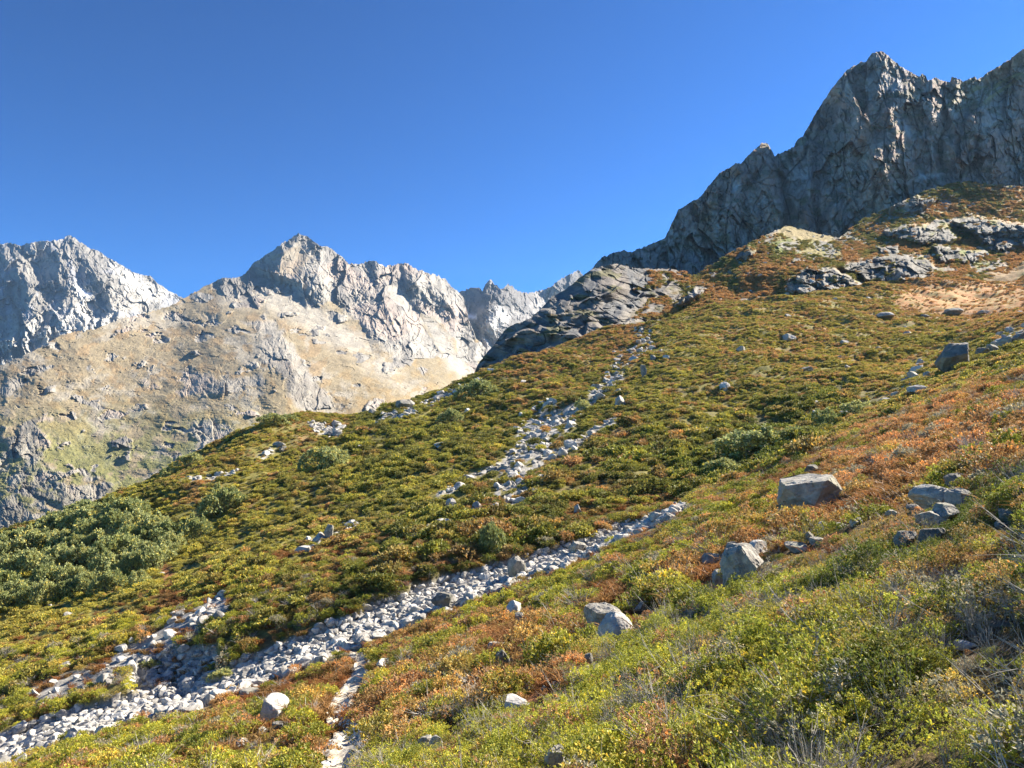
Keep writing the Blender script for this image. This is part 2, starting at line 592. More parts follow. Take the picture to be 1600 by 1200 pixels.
ORANGE_GRASS = [
    [(770, 990), (800, 975), (850, 1000), (815, 1012), (775, 1030), (735, 1045), (760, 1010)],
    [(840, 1050), (870, 1060), (880, 1075), (845, 1095), (820, 1100), (815, 1075)],
    [(690, 1150), (740, 1110), (750, 1120), (710, 1155), (690, 1165)],
    [(925, 925), (960, 905), (1000, 905), (985, 940), (940, 950), (905, 935)],
    [(1090, 905), (1120, 890), (1150, 905), (1135, 920), (1085, 925)],
    [(1360, 760), (1410, 770), (1420, 790), (1380, 800), (1345, 800)],
    [(1340, 735), (1370, 735), (1360, 745), (1330, 745)],
    [(255, 875), (270, 890), (268, 915), (295, 930), (290, 945), (255, 945), (258, 905), (245, 885)],
    [(425, 870), (450, 850), (440, 880)],
    [(1180, 760), (1230, 735), (1300, 700), (1250, 745), (1200, 770)],
    [(1400, 470), (1450, 450), (1540, 447), (1600, 455), (1600, 485), (1530, 490), (1450, 488), (1400, 480)],
    [(480, 1110), (520, 1090), (515, 1130), (490, 1150), (470, 1140)],
    [(400, 1085), (460, 1065), (470, 1075), (420, 1090)],
    [(480, 1060), (560, 1050), (530, 1080), (480, 1085)],
]
BANK = [(205, 1050), (235, 1022), (285, 1012), (340, 1010), (338, 1035), (320, 1055), (300, 1072), (262, 1080), (225, 1082), (200, 1078)]

def orange_mask(px, py):
    wx, wy = warp(px, py, 1.0, 16, 31)
    m = np.zeros(np.shape(px))
    for p in ORANGE_GRASS:
        m = np.maximum(m, region(wx, wy, p, 7))
    return m

def meadow_mask(px, py):
    wx, wy = warp(px, py, .6, 30, 51)
    return region(wx, wy, [(1385, 462), (1440, 448), (1540, 440), (1700, 440), (1700, 478), (1600, 482), (1530, 488), (1450, 484), (1400, 476)], 5)

def bank_mask(px, py):
    wx, wy = warp(px, py, 1.0, 18, 41)
    return region(wx, wy, BANK, 6)

def terrain_z(x, y, fine=True):
    z = base_z(x, y)
    px, py = proj(x, y, z)
    px = np.where(y < 9, 5000, px)      # the drawn features all lie farther than this
    g = gully_mask(px, py)
    r = np.clip(y, 2, 400)
    a1 = np.interp(r, [2, 10, 40, 60, 120, 260, 400], [.10, .22, .35, .5, .75, 1.0, 2.6])
    n = fbm(x / 9.0, y / 9.0, 0 * x, 4, 21) * a1
    n = n + fbm(x / 28.0, y / 28.0, 0 * x, 3, 25) * np.interp(r, [2, 20, 60, 120, 300], [0, .3, .8, 2.0, 3.0])
    # small hummocks of turf
    n = n + (ridged(x / 2.4, y / 2.4, 0 * x, 2, 28) - .8) * np.interp(r, [2, 10, 60, 150], [.05, .13, .16, .12]) * (1 - g)
    z = z + n * (1 - .75 * g)
    z = z - g * 0.55
    z = z - path_mask(px, py) * 0.12
    z = z - bank_mask(px, py) * .75
    return z

def hit(px, py, dmin=1.5, dmax=420.0):
    """first point of the slope seen at photo pixel (px,py)"""
    D = np.exp(np.linspace(math.log(dmin), math.log(dmax), 900))
    x, y, z = unproj(np.full_like(D, px), np.full_like(D, py), D)
    t = terrain_z(x, y)
    i = np.argmax(t > z)
    if i == 0:
        return None
    d0, d1 = D[i - 1], D[i]
    f0, f1 = (z - t)[i - 1], (z - t)[i]
    d = d0 + (d1 - d0) * f0 / (f0 - f1 + 1e-12)
    x, y, z = unproj(px, py, d)
    return float(x), float(y), float(z)

# ---- colour fields on the slope: (x, y, radius, orange, dark, yellow) drawn from the photo
FIELD = np.array([
    # px, py, r, red/orange, dark, yellow
    (1500, 1150, 220, .10, .15, .75), (1200, 1120, 180, .12, .15, .8), (950, 1140, 160, .12, .1, .85),
    (1350, 1000, 150, .16, .5, .5), (1550, 950, 130, .12, .5, .45), (1150, 1020, 110, .18, .3, .6),
    (650, 1120, 110, .3, .15, .7), (750, 1050, 90, .45, .15, .5), (850, 1020, 80, .5, .2, .45),
    (450, 1150, 90, .3, .1, .75), (620, 1020, 60, .25, .1, .8), (800, 950, 60, .15, .15, .85),
    (950, 900, 60, .22, .2, .75), (1050, 860, 60, .35, .2, .6), (1150, 820, 60, .35, .15, .6),
    (1250, 880, 60, .5, .2, .4), (1330, 860, 60, .45, .2, .4), (1400, 720, 70, .65, .15, .35),
    (1370, 780, 50, .75, .1, .3), (1500, 700, 70, .6, .2, .35), (1580, 650, 60, .55, .25, .4),
    (1550, 790, 60, .15, .6, .35), (1480, 630, 60, .45, .2, .5), (1560, 560, 50, .3, .4, .5),
    (1230, 770, 40, .35, .1, .7), (1330, 690, 40, .5, .1, .6),
    (200, 980, 120, .12, .15, .95), (60, 1000, 90, .15, .15, .95), (100, 880, 90, .02, .5, .6),
    (350, 880, 90, .12, .3, .8), (380, 1000, 50, .2, .5, .4), (520, 860, 70, .35, .25, .6),
    (560, 930, 60, .25, .6, .3), (450, 760, 70, .25, .35, .6), (620, 760, 80, .2, .4, .6),
    (700, 690, 80, .25, .45, .5), (620, 700, 60, .12, .55, .5), (500, 680, 40, .5, .3, .4),
    (680, 870, 60, .35, .6, .25), (800, 850, 70, .35, .65, .2), (880, 760, 70, .4, .5, .3),
    (950, 720, 70, .3, .55, .35), (1050, 720, 60, .25, .65, .3), (1180, 690, 60, .15, .8, .25),
    (1280, 640, 50, .2, .65, .3), (900, 610, 70, .35, .45, .4), (860, 580, 50, .6, .35, .3),
    (960, 540, 40, .7, .3, .3), (1050, 600, 80, .3, .3, .55), (1150, 560, 80, .4, .2, .55),
    (1250, 520, 70, .5, .12, .6), (1200, 480, 50, .45, .1, .7), (1350, 540, 70, .4, .15, .6),
    (1350, 480, 50, .5, .1, .6), (1450, 470, 40, .9, 0., .5), (1550, 465, 50, .9, 0., .5),
    (1450, 530, 50, .35, .2, .6), (1120, 640, 60, .25, .4, .45), (300, 740, 60, .4, .2, .6),
    (200, 790, 60, .1, .4, .7), (400, 700, 50, .35, .15, .75), (1580, 430, 50, .8, .1, .4),
])

def fields(px, py):
    w = 0
    s = np.zeros(np.shape(px) + (3,))
    for f in FIELD:
        g = np.exp(-((px - f[0]) ** 2 + ((py - f[1]) * 1.3) ** 2) / (f[2] ** 2)) + 1e-6
        w = w + g
        s = s + g[..., None] * f[3:6]
    return s / w[..., None]

G_DARK = C(.10, .125, .022)
G_MID = C(.205, .225, .035)
G_YEL = C(.405, .40, .055)
G_ORG = C(.49, .275, .12)
G_RED = C(.240, .060, .026)
G_BRN = C(.30, .20, .075)
G_GREY = C(.120, .110, .085)

def veg_color(px, py, x, y, seed=0, r=None):
    """albedo of the vegetation at each point; patches follow world-space noise"""
    f = fields(px, py)
    sc = np.interp(y, [2, 15, 60, 250], [.7, 2.0, 4.0, 8.0])
    # discrete steps of patch size keep the noise continuous
    n1 = fbm(x / 1.5, y / 1.5, 0 * x, 3, 61) * .6 + fbm(x / 6.0, y / 6.0, 0 * x, 3, 65) * .6
    n2 = fbm(x / 2.0, y / 2.0, 0 * x + 9, 3, 71) * .6 + fbm(x / 7.0, y / 7.0, 0 * x + 9, 3, 75) * .6
    if r is None:
        r = RNG.random((3,) + np.shape(px)) * .6 + .2
    o = sstep(-.22, .22, f[..., 0] - .5 + .09 - .13 * sstep(50, 70, y) + n1 * .8 + (r[0] - .5) * .55)
    d = sstep(-.3, .3, f[..., 1] - .5 + n2 * .7 + (r[1] - .5) * .5)
    g = lerp3(np.broadcast_to(G_MID, np.shape(px) + (3,)), np.broadcast_to(G_YEL, np.shape(px) + (3,)), np.clip(f[..., 2] * .9 + (r[2] - .5) * .9 + n1 * .4, 0, 1))
    g = lerp3(g, np.broadcast_to(G_DARK, np.shape(px) + (3,)), d)
    oc = lerp3(np.broadcast_to(G_BRN, np.shape(px) + (3,)), np.broadcast_to(G_ORG, np.shape(px) + (3,)), np.clip(.25 + f[..., 0] * .8 - d * .5 + (r[2] - .5) * .8, 0, 1))
    return lerp3(g, oc, o)

ROCK_L = C(.42, .40, .37)
ROCK_G = C(.27, .265, .255)

def ground_color(px, py, x, y, z):
    f = fields(px, py)
    n = fbm(x / 2.2, y / 2.2, z / 2.2, 4, 81)
    v = veg_color(px, py, x, y, r=np.full((3,) + np.shape(px), .5)) * .85
    soil = lerp3(np.broadcast_to(C(.11, .075, .04), np.shape(px) + (3,)), np.broadcast_to(C(.19, .105, .045), np.shape(px) + (3,)), np.clip(f[..., 0] + n, 0, 1))
    near = sstep(70, 20, y)
    px = np.where(y < 9, 5000, px)
    v = lerp3(v * .8, np.broadcast_to(C(.24, .175, .085), v.shape), np.full(np.shape(px), .45))
    c = lerp3(v, soil * .9, near * .85)
    om = orange_mask(px, py)
    c = lerp3(c, np.broadcast_to(C(.30, .125, .05), np.shape(px) + (3,)), om * .9)
    mm = meadow_mask(px, py)
    mc = lerp3(np.broadcast_to(C(.40, .18, .06), np.shape(px) + (3,)), np.broadcast_to(C(.33, .24, .085), np.shape(px) + (3,)), sstep(-.2, .3, n))
    c = lerp3(c, mc, mm)
    sm = np.clip(scree_mask(px, py) * 1.1, 0, 1)
    st = lerp3(np.broadcast_to(C(.30, .28, .24), np.shape(px) + (3,)), np.broadcast_to(C(.42, .40, .36), np.shape(px) + (3,)), sstep(-.3, .3, n))
    c = lerp3(c, st, sstep(.35, .8, sm + n * .3))
    g = gully_mask(px, py)
    c = lerp3(c, st * .85, g)
    c = lerp3(c, np.broadcast_to(C(.33, .29, .23), np.shape(px) + (3,)), path_mask(px, py))
    c = lerp3(c, np.broadcast_to(C(.27, .265, .25), np.shape(px) + (3,)), bank_mask(px, py))
    return c

M_GROUND = ground_mat("slope turf", 3.5, .7, .12, var=.4)

def build_ground():
    ys = np.concatenate([np.linspace(-60, -4, 10), np.linspace(-3, 2.5, 12), np.exp(np.linspace(math.log(3), math.log(40), 190)), np.exp(np.linspace(math.log(40.3), math.log(430), 520))])
    us = np.concatenate([np.linspace(-1.5, -.80, 16), np.linspace(-.79, .79, 640), np.linspace(.80, 1.5, 16)])
    hw = np.where(ys > 3, ys, 3 + (3 - ys) * .6)
    X = us[None, :] * hw[:, None]
    Y = np.repeat(ys[:, None], len(us), 1)
    Z = terrain_z(X, Y)
    px, py = proj(X, Y, Z)
    px = np.where(Y < 1.5, 1500, px); py = np.where(Y < 1.5, 1150, py)
    c = ground_color(px, py, X, Y, Z)
    me = mesh_np("ground", np.stack([X, Y, Z], -1).reshape(-1, 3), grid_faces(len(ys), len(us)), True, (M_GROUND,), {'alb': ('FLOAT_COLOR', c.reshape(-1, 3))})
    o = bpy.data.objects.new("ground", me)
    COL.objects.link(o)
    tag(o, kind='structure')

build_ground()

# ------------------------------------------------------------------ mountains and cliffs
def layer(name, mat, top, bottom, depth, nx, ny, relief, colour, rough=1.0, back=0.9, jag=2.0, seed=0, rows_back=14):
    """a mountain side: a surface from its foot to its ridge with relief in metres, and a far side behind the ridge"""
    top = np.array(top, float)
    bottom = np.array(bottom, float)
    px = np.linspace(top[0, 0], top[-1, 0], nx)
    ty = np.interp(px, top[:, 0], top[:, 1])
    by = np.interp(px, bottom[:, 0], bottom[:, 1])
    # ragged ridge
    ty = ty + jag * (pnoise(px / 9, 0 * px, 0 * px + seed, 5) * 1.2 + pnoise(px / 3.6, 0 * px, 0 * px + seed, 6) * .9 + (facet(px / 5, 0 * px, 0 * px + seed, 7)) * .6)
    s = np.linspace(0, 1, ny)
    PX = np.repeat(px[None, :], ny, 0)
    PY = by[None, :] * (1 - s[:, None]) + ty[None, :] * s[:, None]
    D0 = np.maximum(depth(PX, PY), 50)
    # relief noise runs over the face itself (metres along and up the face at its middle distance)
    k = np.median(D0) / FPX
    fx, fy, fz = (PX - 800) * k, D0 * 0 + seed * 7.3, (700 - PY) * k
    global LD0
    LD0 = D0
    R = relief(PX, PY, fx, fy, fz)
    D = D0 + R
    x, y, z = unproj(PX, PY, D)
    nxn, nyn, nzn = grid_normals(x, y, z)
    c = colour(PX, PY, fx, fy, fz, nzn, nxn)
    # far side
    k = np.arange(1, rows_back + 1)[:, None] / rows_back
    ext = (D[-1].mean() * .35)
    yb = y[-1][None, :] + k ** 1.3 * ext
    sc = yb / y[-1][None, :]
    xb = x[-1][None, :] * sc ** .6
    zb = z[-1][None, :] - k ** 1.0 * ext * back + fbm(xb / 60, yb / 60, 0 * xb, 3, 3) * 20 * k
    X = np.concatenate([x, xb]); Y = np.concatenate([y, yb]); Z = np.concatenate([z, zb])
    cc = np.concatenate([c, np.repeat(c[-1][None], rows_back, 0)])
    me = mesh_np(name, np.stack([X, Y, Z], -1).reshape(-1, 3), grid_faces(X.shape[0], X.shape[1]), False, (mat,), {'alb': ('FLOAT_COLOR', cc.reshape(-1, 3))})
    o = bpy.data.objects.new(name, me)
    COL.objects.link(o)
    tag(o, kind='structure')
    return PX, PY, x, y, z, nzn, fx, fy, fz

def ribs_field(px, py, ribs):
    """buttresses: each rib stands forward of the face, falling away to both sides"""
    r = np.zeros(np.shape(px))
    for pts, amp, wl, wr in ribs:
        n = len(pts) - 1
        best = np.full(np.shape(px), 1e9); side = np.zeros(np.shape(px)); tt = np.zeros(np.shape(px))
        for i in range(n):
            ax, ay = pts[i]; bx, by = pts[i + 1]
            L = (bx - ax) ** 2 + (by - ay) ** 2
            t = np.clip(((px - ax) * (bx - ax) + (py - ay) * (by - ay)) / L, 0, 1)
            qx, qy = ax + t * (bx - ax), ay + t * (by - ay)
            d = np.hypot(px - qx, py - qy)
            m = d < best
            best = np.where(m, d, best)
            sgn = np.sign(px - qx)
            side = np.where(m, sgn, side)
            tt = np.where(m, (i + t) / n, tt)
        w = np.where(side < 0, wl, wr)
        a = amp * (.5 + .5 * sstep(0, .3, tt)) * sstep(1, .6, tt)
        r = r - a * np.clip(1 - best / w, 0, 1)
    return r

def shade(*pairs):
    return pairs

def blend(c, col, m):
    return lerp3(c, np.broadcast_to(np.asarray(col, float), c.shape), np.clip(m, 0, 1))

M_CLIFF = ground_mat("cliff rock", .11, .75, 3.5, var=.3, detail=10)
M_SLAB = ground_mat("slab rock", .3, .7, 1.3, var=.33, detail=10)
M_FAR = ground_mat("mountain rock", .022, .6, 12.0, var=.25, detail=11)

# --- the great cliff on the right
cliff_top = [(900, 470), (925, 420), (940, 402), (962, 394), (975, 391), (985, 394), (1000, 388), (1020, 380), (1040, 372), (1048, 352), (1060, 328), (1080, 315), (1093, 309),
             (1105, 293), (1125, 270), (1150, 256), (1160, 253), (1180, 232), (1190, 224), (1200, 224), (1210, 243), (1226, 237), (1240, 230), (1247, 216), (1254, 214),
             (1270, 185), (1285, 160), (1295, 145), (1305, 132), (1325, 107), (1340, 100), (1349, 96), (1352, 97), (1360, 86), (1370, 80), (1380, 80), (1392, 91), (1398, 97), (1420, 111), (1436, 120), (1440, 115), (1447, 119), (1449, 125), (1462, 121), (1471, 126),
             (1484, 128), (1487, 121), (1499, 122), (1505, 129), (1513, 123), (1523, 119), (1527, 125), (1545, 112), (1572, 97), (1590, 83), (1600, 76), (1650, 50), (1760, 20)]
cliff_bot = [(900, 560), (1000, 520), (1100, 470), (1240, 400), (1400, 380), (1760, 360)]
_cd = tps([(900, 450, 395), (980, 390, 425), (1040, 370, 440), (1100, 450, 400), (1080, 310, 455), (1200, 225, 458), (1200, 420, 392), (1250, 215, 460), (1375, 80, 458),
                   (1300, 370, 382), (1320, 250, 414), (1400, 330, 389), (1450, 120, 446), (1450, 290, 396), (1530, 120, 450), (1600, 80, 462), (1600, 300, 404), (1760, 20, 480), (1760, 300, 415)])
def cliff_depth(px, py):
    return _cd(px, py) * (1 + .14 * sstep(1050, 1300, px))

CLIFF_RIBS = [
    ([(1375, 82), (1392, 150), (1400, 200), (1405, 260), (1415, 330)], 20, 90, 34),
    ([(1195, 224), (1200, 270), (1212, 330), (1205, 400)], 13, 60, 18),
    ([(1150, 256), (1145, 300), (1140, 350), (1130, 400)], 8, 35, 18),
    ([(1330, 105), (1318, 150), (1335, 200), (1320, 260), (1320, 330)], 11, 50, 24),
    ([(1270, 185), (1262, 240), (1270, 300), (1250, 370)], 9, 40, 20),
    ([(1445, 120), (1450, 170), (1462, 230), (1455, 290)], 11, 35, 22),
    ([(1480, 180), (1492, 210), (1505, 240), (1520, 285)], 9, 25, 20),
    ([(1090, 312), (1085, 350), (1070, 400)], 7, 35, 16),
    ([(1540, 150), (1535, 200), (1560, 250), (1570, 300)], 10, 40, 22),
    ([(1590, 120), (1590, 180), (1585, 240)], 10, 30, 20),
    ([(1345, 250), (1362, 290), (1370, 340)], 8, 34, 10),
    ([(1310, 295), (1318, 330), (1325, 360)], 5, 26, 9),
    ([(975, 392), (970, 420), (945, 450)], 6, 30, 14),
    ([(1214, 236), (1228, 290), (1226, 340), (1222, 400)], -13, 12, 16),
    ([(1385, 110), (1372, 190), (1350, 250), (1345, 300), (1395, 370)], -12, 16, 20),
    ([(1475, 124), (1482, 200), (1476, 250), (1480, 320)], -11, 12, 14),
    ([(1320, 250), (1300, 300), (1275, 350), (1255, 390)], -7, 12, 10),
    ([(1160, 330), (1150, 370), (1130, 410)], -5, 10, 10),
    ([(1420, 170), (1428, 230), (1440, 300)], -7, 10, 12),
    ([(1536, 190), (1528, 240), (1520, 300)], -8, 12, 12),
]
def cliff_relief(px, py, x, y, z):
    wx = px + pnoise(x / 40, y / 90, z / 40, 91) * 22 + pnoise(x / 15, y / 30, z / 15, 92) * 8
    wy = py + pnoise(x / 40, y / 90, z / 40, 93) * 14
    r = ribs_field(wx, wy, CLIFF_RIBS)
    r = r + facet(x / 30, y, z / 60, 101, 1.3) * 10
    r = r + facet(x / 12 + 3, y, z / 22, 102, 1.3) * 4.2
    r = r + facet((x + z * .3) / 5.0 + 3, y, z / 8, 103, 1.2) * 2.6
    r = r + facet((x - z * .2) / 2.2, y, z / 3.4, 104, 1.2) * 1.0
    r = r + (ridged(x / 42 + z / 200, y, z / 60, 5, 105) - 1) * -4.5
    r = r + fbm(x / 5, y, z / 7, 4, 107) * 1.6
    r = r + cracks((x + z * .25) / 26, y, z / 52, 108, .05) * 1.6 + cracks((x - z * .2) / 9, y, z / 15, 109, .1) * 1.0
    return r
GRASS_STR = C(.20, .165, .06)
def cliff_colour(px, py, x, y, z, nz, nx):
    c = np.zeros(px.shape + (3,)) + C(.46, .33, .25)
    n = fbm(x / 30, y / 60, z / 45, 4, 111)
    c = blend(c, (.46, .385, .32), sstep(-.1, .35, n))
    c = blend(c, (.25, .20, .175), sstep(.05, .5, fbm(x / 22, y / 60, z / 60, 4, 113)))
    c = blend(c, (.30, .22, .18), .6 * sstep(.05, .4, fbm((x + z * .2) / 7, y, z / 20, 4, 114)))
    c = blend(c, (.52, .44, .37), .6 * sstep(.12, .42, fbm((x - z * .15) / 5, y, z / 11, 4, 116)))
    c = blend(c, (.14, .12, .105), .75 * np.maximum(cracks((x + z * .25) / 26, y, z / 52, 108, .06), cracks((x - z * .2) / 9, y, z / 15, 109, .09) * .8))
    c = blend(c, (.20, .20, .10), .5 * sstep(.25, .45, fbm(x / 10, y, z / 5, 4, 122)))
    wx, wy = warp(px, py, 2.0, 25, 115)
    rust = np.maximum.reduce([region(wx, wy, [(1050, 335), (1090, 312), (1130, 270), (1155, 262), (1120, 320), (1080, 345), (1055, 372)], 12), region(wx, wy, [(1165, 250), (1195, 228), (1215, 262), (1218, 300), (1190, 300), (1170, 275)], 14),
                              region(wx, wy, [(1330, 120), (1348, 105), (1345, 150), (1322, 165)], 12), region(wx, wy, [(1480, 200), (1500, 190), (1505, 240), (1520, 270), (1490, 250)], 10), region(wx, wy, [(1400, 230), (1440, 250), (1440, 300), (1420, 320), (1405, 270)], 14)]) 
    c = blend(c, (.42, .27, .20), rust * .75 * sstep(-.4, .2, fbm(x / 9, y / 9, z / 14, 3, 117)))
    c = blend(c, (.27, .21, .175), .5 * sstep(.1, .45, fbm(x / 45, y / 80, z / 30, 3, 118)))
    pale = np.maximum.reduce([region(wx, wy, [(1395, 128), (1405, 122), (1410, 140), (1398, 142)], 5), region(wx, wy, [(1410, 185), (1430, 205), (1440, 218), (1420, 215), (1408, 205)], 6), region(wx, wy, [(1402, 236), (1425, 242), (1420, 250), (1405, 246)], 5),
                              region(wx, wy, [(1436, 266), (1470, 272), (1465, 278), (1440, 280)], 5), region(wx, wy, [(1444, 212), (1462, 222), (1466, 240), (1450, 230)], 6), region(wx, wy, [(1145, 280), (1170, 290), (1160, 300), (1140, 300)], 6)])
    c = blend(c, (.50, .48, .45), pale)
    # grass on ledges of the upper right flank
    up = region(wx, wy, [(1470, 165), (1520, 125), (1600, 80), (1700, 40), (1700, 130), (1600, 120), (1540, 160), (1475, 175)], 12)
    g = up * sstep(.40, .62, nz + fbm(x / 12, y / 30, z / 6, 3, 119) * .35)
    c = blend(c, (.20, .175, .075), g * .9)
    u, v = (px + 1.7 * -py) * .5, (py + .62 * px)
    c = blend(c, (.44, .34, .15), up * sstep(.02, .3, fbm(u / 60, v / 9, 0 * px, 4, 123)) * .85)
    c = blend(c, (.52, .33, .19), region(wx, wy, [(1520, 128), (1560, 100), (1600, 76), (1700, 30), (1700, 60), (1600, 100), (1545, 130)], 5) * .8)
    low = sstep(.25, .5, fbm(x / 9, y, z / 5, 4, 120) + (py > 370) * .12) * .5
    c = blend(c, (.12, .12, .055), low)
    lower = region(wx, wy, [(1000, 400), (1100, 400), (1200, 390), (1200, 440), (950, 560), (900, 480)], 25)
    c = blend(c, (.22, .225, .215), lower * .5)
    return c
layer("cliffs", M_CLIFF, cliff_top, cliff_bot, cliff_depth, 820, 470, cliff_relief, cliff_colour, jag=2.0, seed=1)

# --- the rocky shoulder below the cliff
sh_top = [(940, 530), (985, 478), (1010, 475), (1050, 452), (1100, 422), (1130, 404), (1160, 386), (1200, 366), (1228, 353), (1245, 356), (1280, 366), (1312, 371), (1330, 358), (1352, 342), (1385, 326), (1420, 310), (1450, 297), (1480, 288), (1510, 284), (1560, 289), (1600, 292), (1760, 300)]
sh_bot = [(940, 590), (1200, 520), (1400, 490), (1600, 480), (1760, 470)]
_sd = tps([(940, 550, 250), (990, 480, 300), (1100, 425, 330), (1230, 355, 360), (1310, 372, 352), (1100, 490, 262), (1200, 440, 280), (1300, 450, 272), (1300, 400, 315), (1200, 400, 316), (1400, 440, 282),
                (1450, 300, 380), (1400, 380, 330), (1500, 400, 322), (1500, 290, 386), (1600, 290, 392), (1600, 400, 328), (1600, 460, 292), (1500, 460, 270), (1200, 500, 250), (1760, 460, 290), (1760, 300, 400), (1550, 350, 356)])
def sh_depth(px, py):
    return _sd(px, py) * (1 + .13 * sstep(1100, 1300, px) * sstep(450, 330, py))

SLABS = [
    [(1225, 455), (1235, 435), (1260, 420), (1300, 418), (1330, 432), (1350, 448), (1320, 453), (1260, 462)],
    [(1310, 415), (1350, 405), (1380, 400), (1450, 405), (1462, 420), (1455, 436), (1400, 446), (1360, 440), (1330, 425)],
    [(1380, 360), (1420, 350), (1480, 355), (1500, 370), (1470, 385), (1400, 375)],
    [(1490, 345), (1540, 340), (1600, 350), (1640, 380), (1600, 385), (1560, 395), (1530, 375)],
    [(1455, 385), (1500, 385), (1545, 395), (1530, 408), (1470, 412)],
    [(1150, 405), (1170, 385), (1180, 395), (1165, 410)],
    [(1065, 470), (1085, 450), (1100, 452), (1085, 470), (1065, 485)],
    [(1040, 478), (1070, 468), (1060, 490), (1035, 495)],
    [(1370, 385), (1400, 383), (1405, 395), (1375, 397)],
    [(1380, 320), (1430, 305), (1460, 312), (1440, 330), (1400, 335)],
]
def slabmask(px, py, seed=121, w=1.2):
    wx, wy = warp(px, py, w, 22, seed)
    m = np.zeros(px.shape)
    for p in SLABS:
        m = np.maximum(m, region(wx, wy, p, 5))
    return m
def sh_relief(px, py, x, y, z):
    m = slabmask(px, py)
    n = fbm(x / 9, y, z / 5, 4, 131)
    rk = np.clip(m + sstep(.2, .42, n) * .8, 0, 1)
    wx, wy = warp(px, py, 1.2, 22, 121)
    r = 0 * px
    for p in SLABS:
        r = r - region(wx, wy, p, 4) * (4 + np.clip(max(q[1] for q in p) - wy, 0, 60) * .55)
    r = r + m * cracks(x / 10, y, z / 7, 138, .1) * 2.5
    r = r + rk * (facet(x / 9, y, z / 6, 133, 1.2) * 3.0 + facet(x / 3.5, y, z / 3, 134, 1.2) * 1.3 + ridged(x / 7, y, z / 10, 3, 137) * -1.6)
    r = r + fbm(x / 30, y, z / 12, 5, 135) * 12 + (1 - rk) * (ridged(x / 5, y, z / 2.5, 4, 136) - 1) * -1.8
    return r
def sh_colour(px, py, x, y, z, nz, nx):
    m = slabmask(px, py)
    n = fbm(x / 9, y, z / 5, 4, 131)
    rk = np.clip(m + sstep(.22, .4, n) * .9, 0, 1)
    nn = fbm(x / 7, y / 14, z / 4, 4, 141)
    v = np.zeros(px.shape + (3,)) + C(.27, .225, .085)
    v = blend(v, (.46, .28, .12), sstep(-.05, .3, nn + .25 * sstep(1250, 1500, px) - .1))
    v = blend(v, (.17, .19, .045), sstep(.0, .35, fbm(x / 5, y / 10, z / 3, 4, 143)))
    straw = region(*warp(px, py, .6, 20, 144), [(1205, 362), (1230, 352), (1260, 358), (1318, 370), (1290, 380), (1240, 372)], 6)
    v = blend(v, (.30, .235, .11), straw)
    tan_ = region(*warp(px, py, 1.5, 20, 145), [(1440, 300), (1520, 284), (1700, 292), (1700, 345), (1560, 330), (1500, 318)], 12)
    v = blend(v, (.26, .17, .085), tan_ * .7 * sstep(-.3, .2, nn))
    tal = region(*warp(px, py, 1.5, 20, 146), [(1320, 372), (1345, 345), (1400, 318), (1480, 300), (1500, 312), (1430, 345), (1370, 375), (1300, 400), (1250, 402), (1270, 385)], 9)
    v = blend(v, (.30, .285, .26), tal * .75 * sstep(-.35, .15, nn))
    c0 = lerp3(np.broadcast_to(C(.26, .24, .205), v.shape), np.broadcast_to(C(.16, .15, .13), v.shape), sstep(-.2, .4, fbm(x / 6, y / 10, z / 9, 4, 147)))
    c = lerp3(v, c0, rk * sstep(-.35, .0, nn + m * .3))
    return c
SHOULDER = layer("rocky_hillside", M_SLAB, sh_top, sh_bot, sh_depth, 900, 300, sh_relief, sh_colour, jag=1.6, seed=2, back=.4)

# --- smooth slabs left of the cliff
sl_top = [(728, 612), (738, 590), (746, 570), (760, 552), (775, 535), (788, 516), (800, 508), (828, 498), (850, 478), (862, 463), (880, 455), (905, 435), (925, 420), (960, 412), (1000, 420), (1050, 420), (1110, 440)]
sl_bot = [(728, 680), (850, 620), (1000, 560), (1110, 520)]
sl_depth = tps([(730, 610, 246), (750, 570, 256), (790, 515, 284), (830, 560, 240), (850, 480, 294), (900, 440, 302), (900, 540, 238), (960, 412, 314), (950, 500, 250), (1000, 420, 318), (1050, 430, 322), (1050, 500, 262), (850, 520, 262), (1110, 440, 320), (1110, 500, 262), (930, 455, 290)])
SL_RIBS = [
    ([(745, 572), (790, 530), (840, 495), (900, 490), (960, 488)], 17, 30, 40),
    ([(860, 470), (900, 462), (940, 447), (990, 450)], 14, 25, 22),
    ([(990, 440), (960, 455), (930, 478), (905, 520)], 9, 30, 22),
    ([(930, 405), (925, 430), (900, 445)], 6, 18, 16),
]
def sl_relief(px, py, x, y, z):
    wx = px + pnoise(x / 25, y / 60, z / 25, 191) * 9
    wy = py + pnoise(x / 25, y / 60, z / 25, 193) * 9
    r = ribs_field(wx, wy, SL_RIBS)
    q = y * .5
    r = r + fbm(x / 30, y, z / 18, 4, 195) * 9 + facet((x + z) / 13, y, z / 6, 196, 1.1) * 2.2 + facet((x + z) / 5, y, z / 3, 197, 1.1) * .7
    r = r + (ridged((x + z) / 14, y, z / 8, 4, 198) - .9) * 2.0
    t = (-py - .32 * (px - 750) + pnoise(px / 40, py / 40, 0 * px, 199) * 22 + pnoise(px / 14, py / 14, 0 * px, 200) * 6) / 27.0
    fr = t - np.floor(t)
    r = r - 6.5 * np.where(fr < .86, fr / .86, (1 - fr) / .14)
    r = r + cracks((x + z) / 11, y, z / 8, 206, .07) * .9
    return r
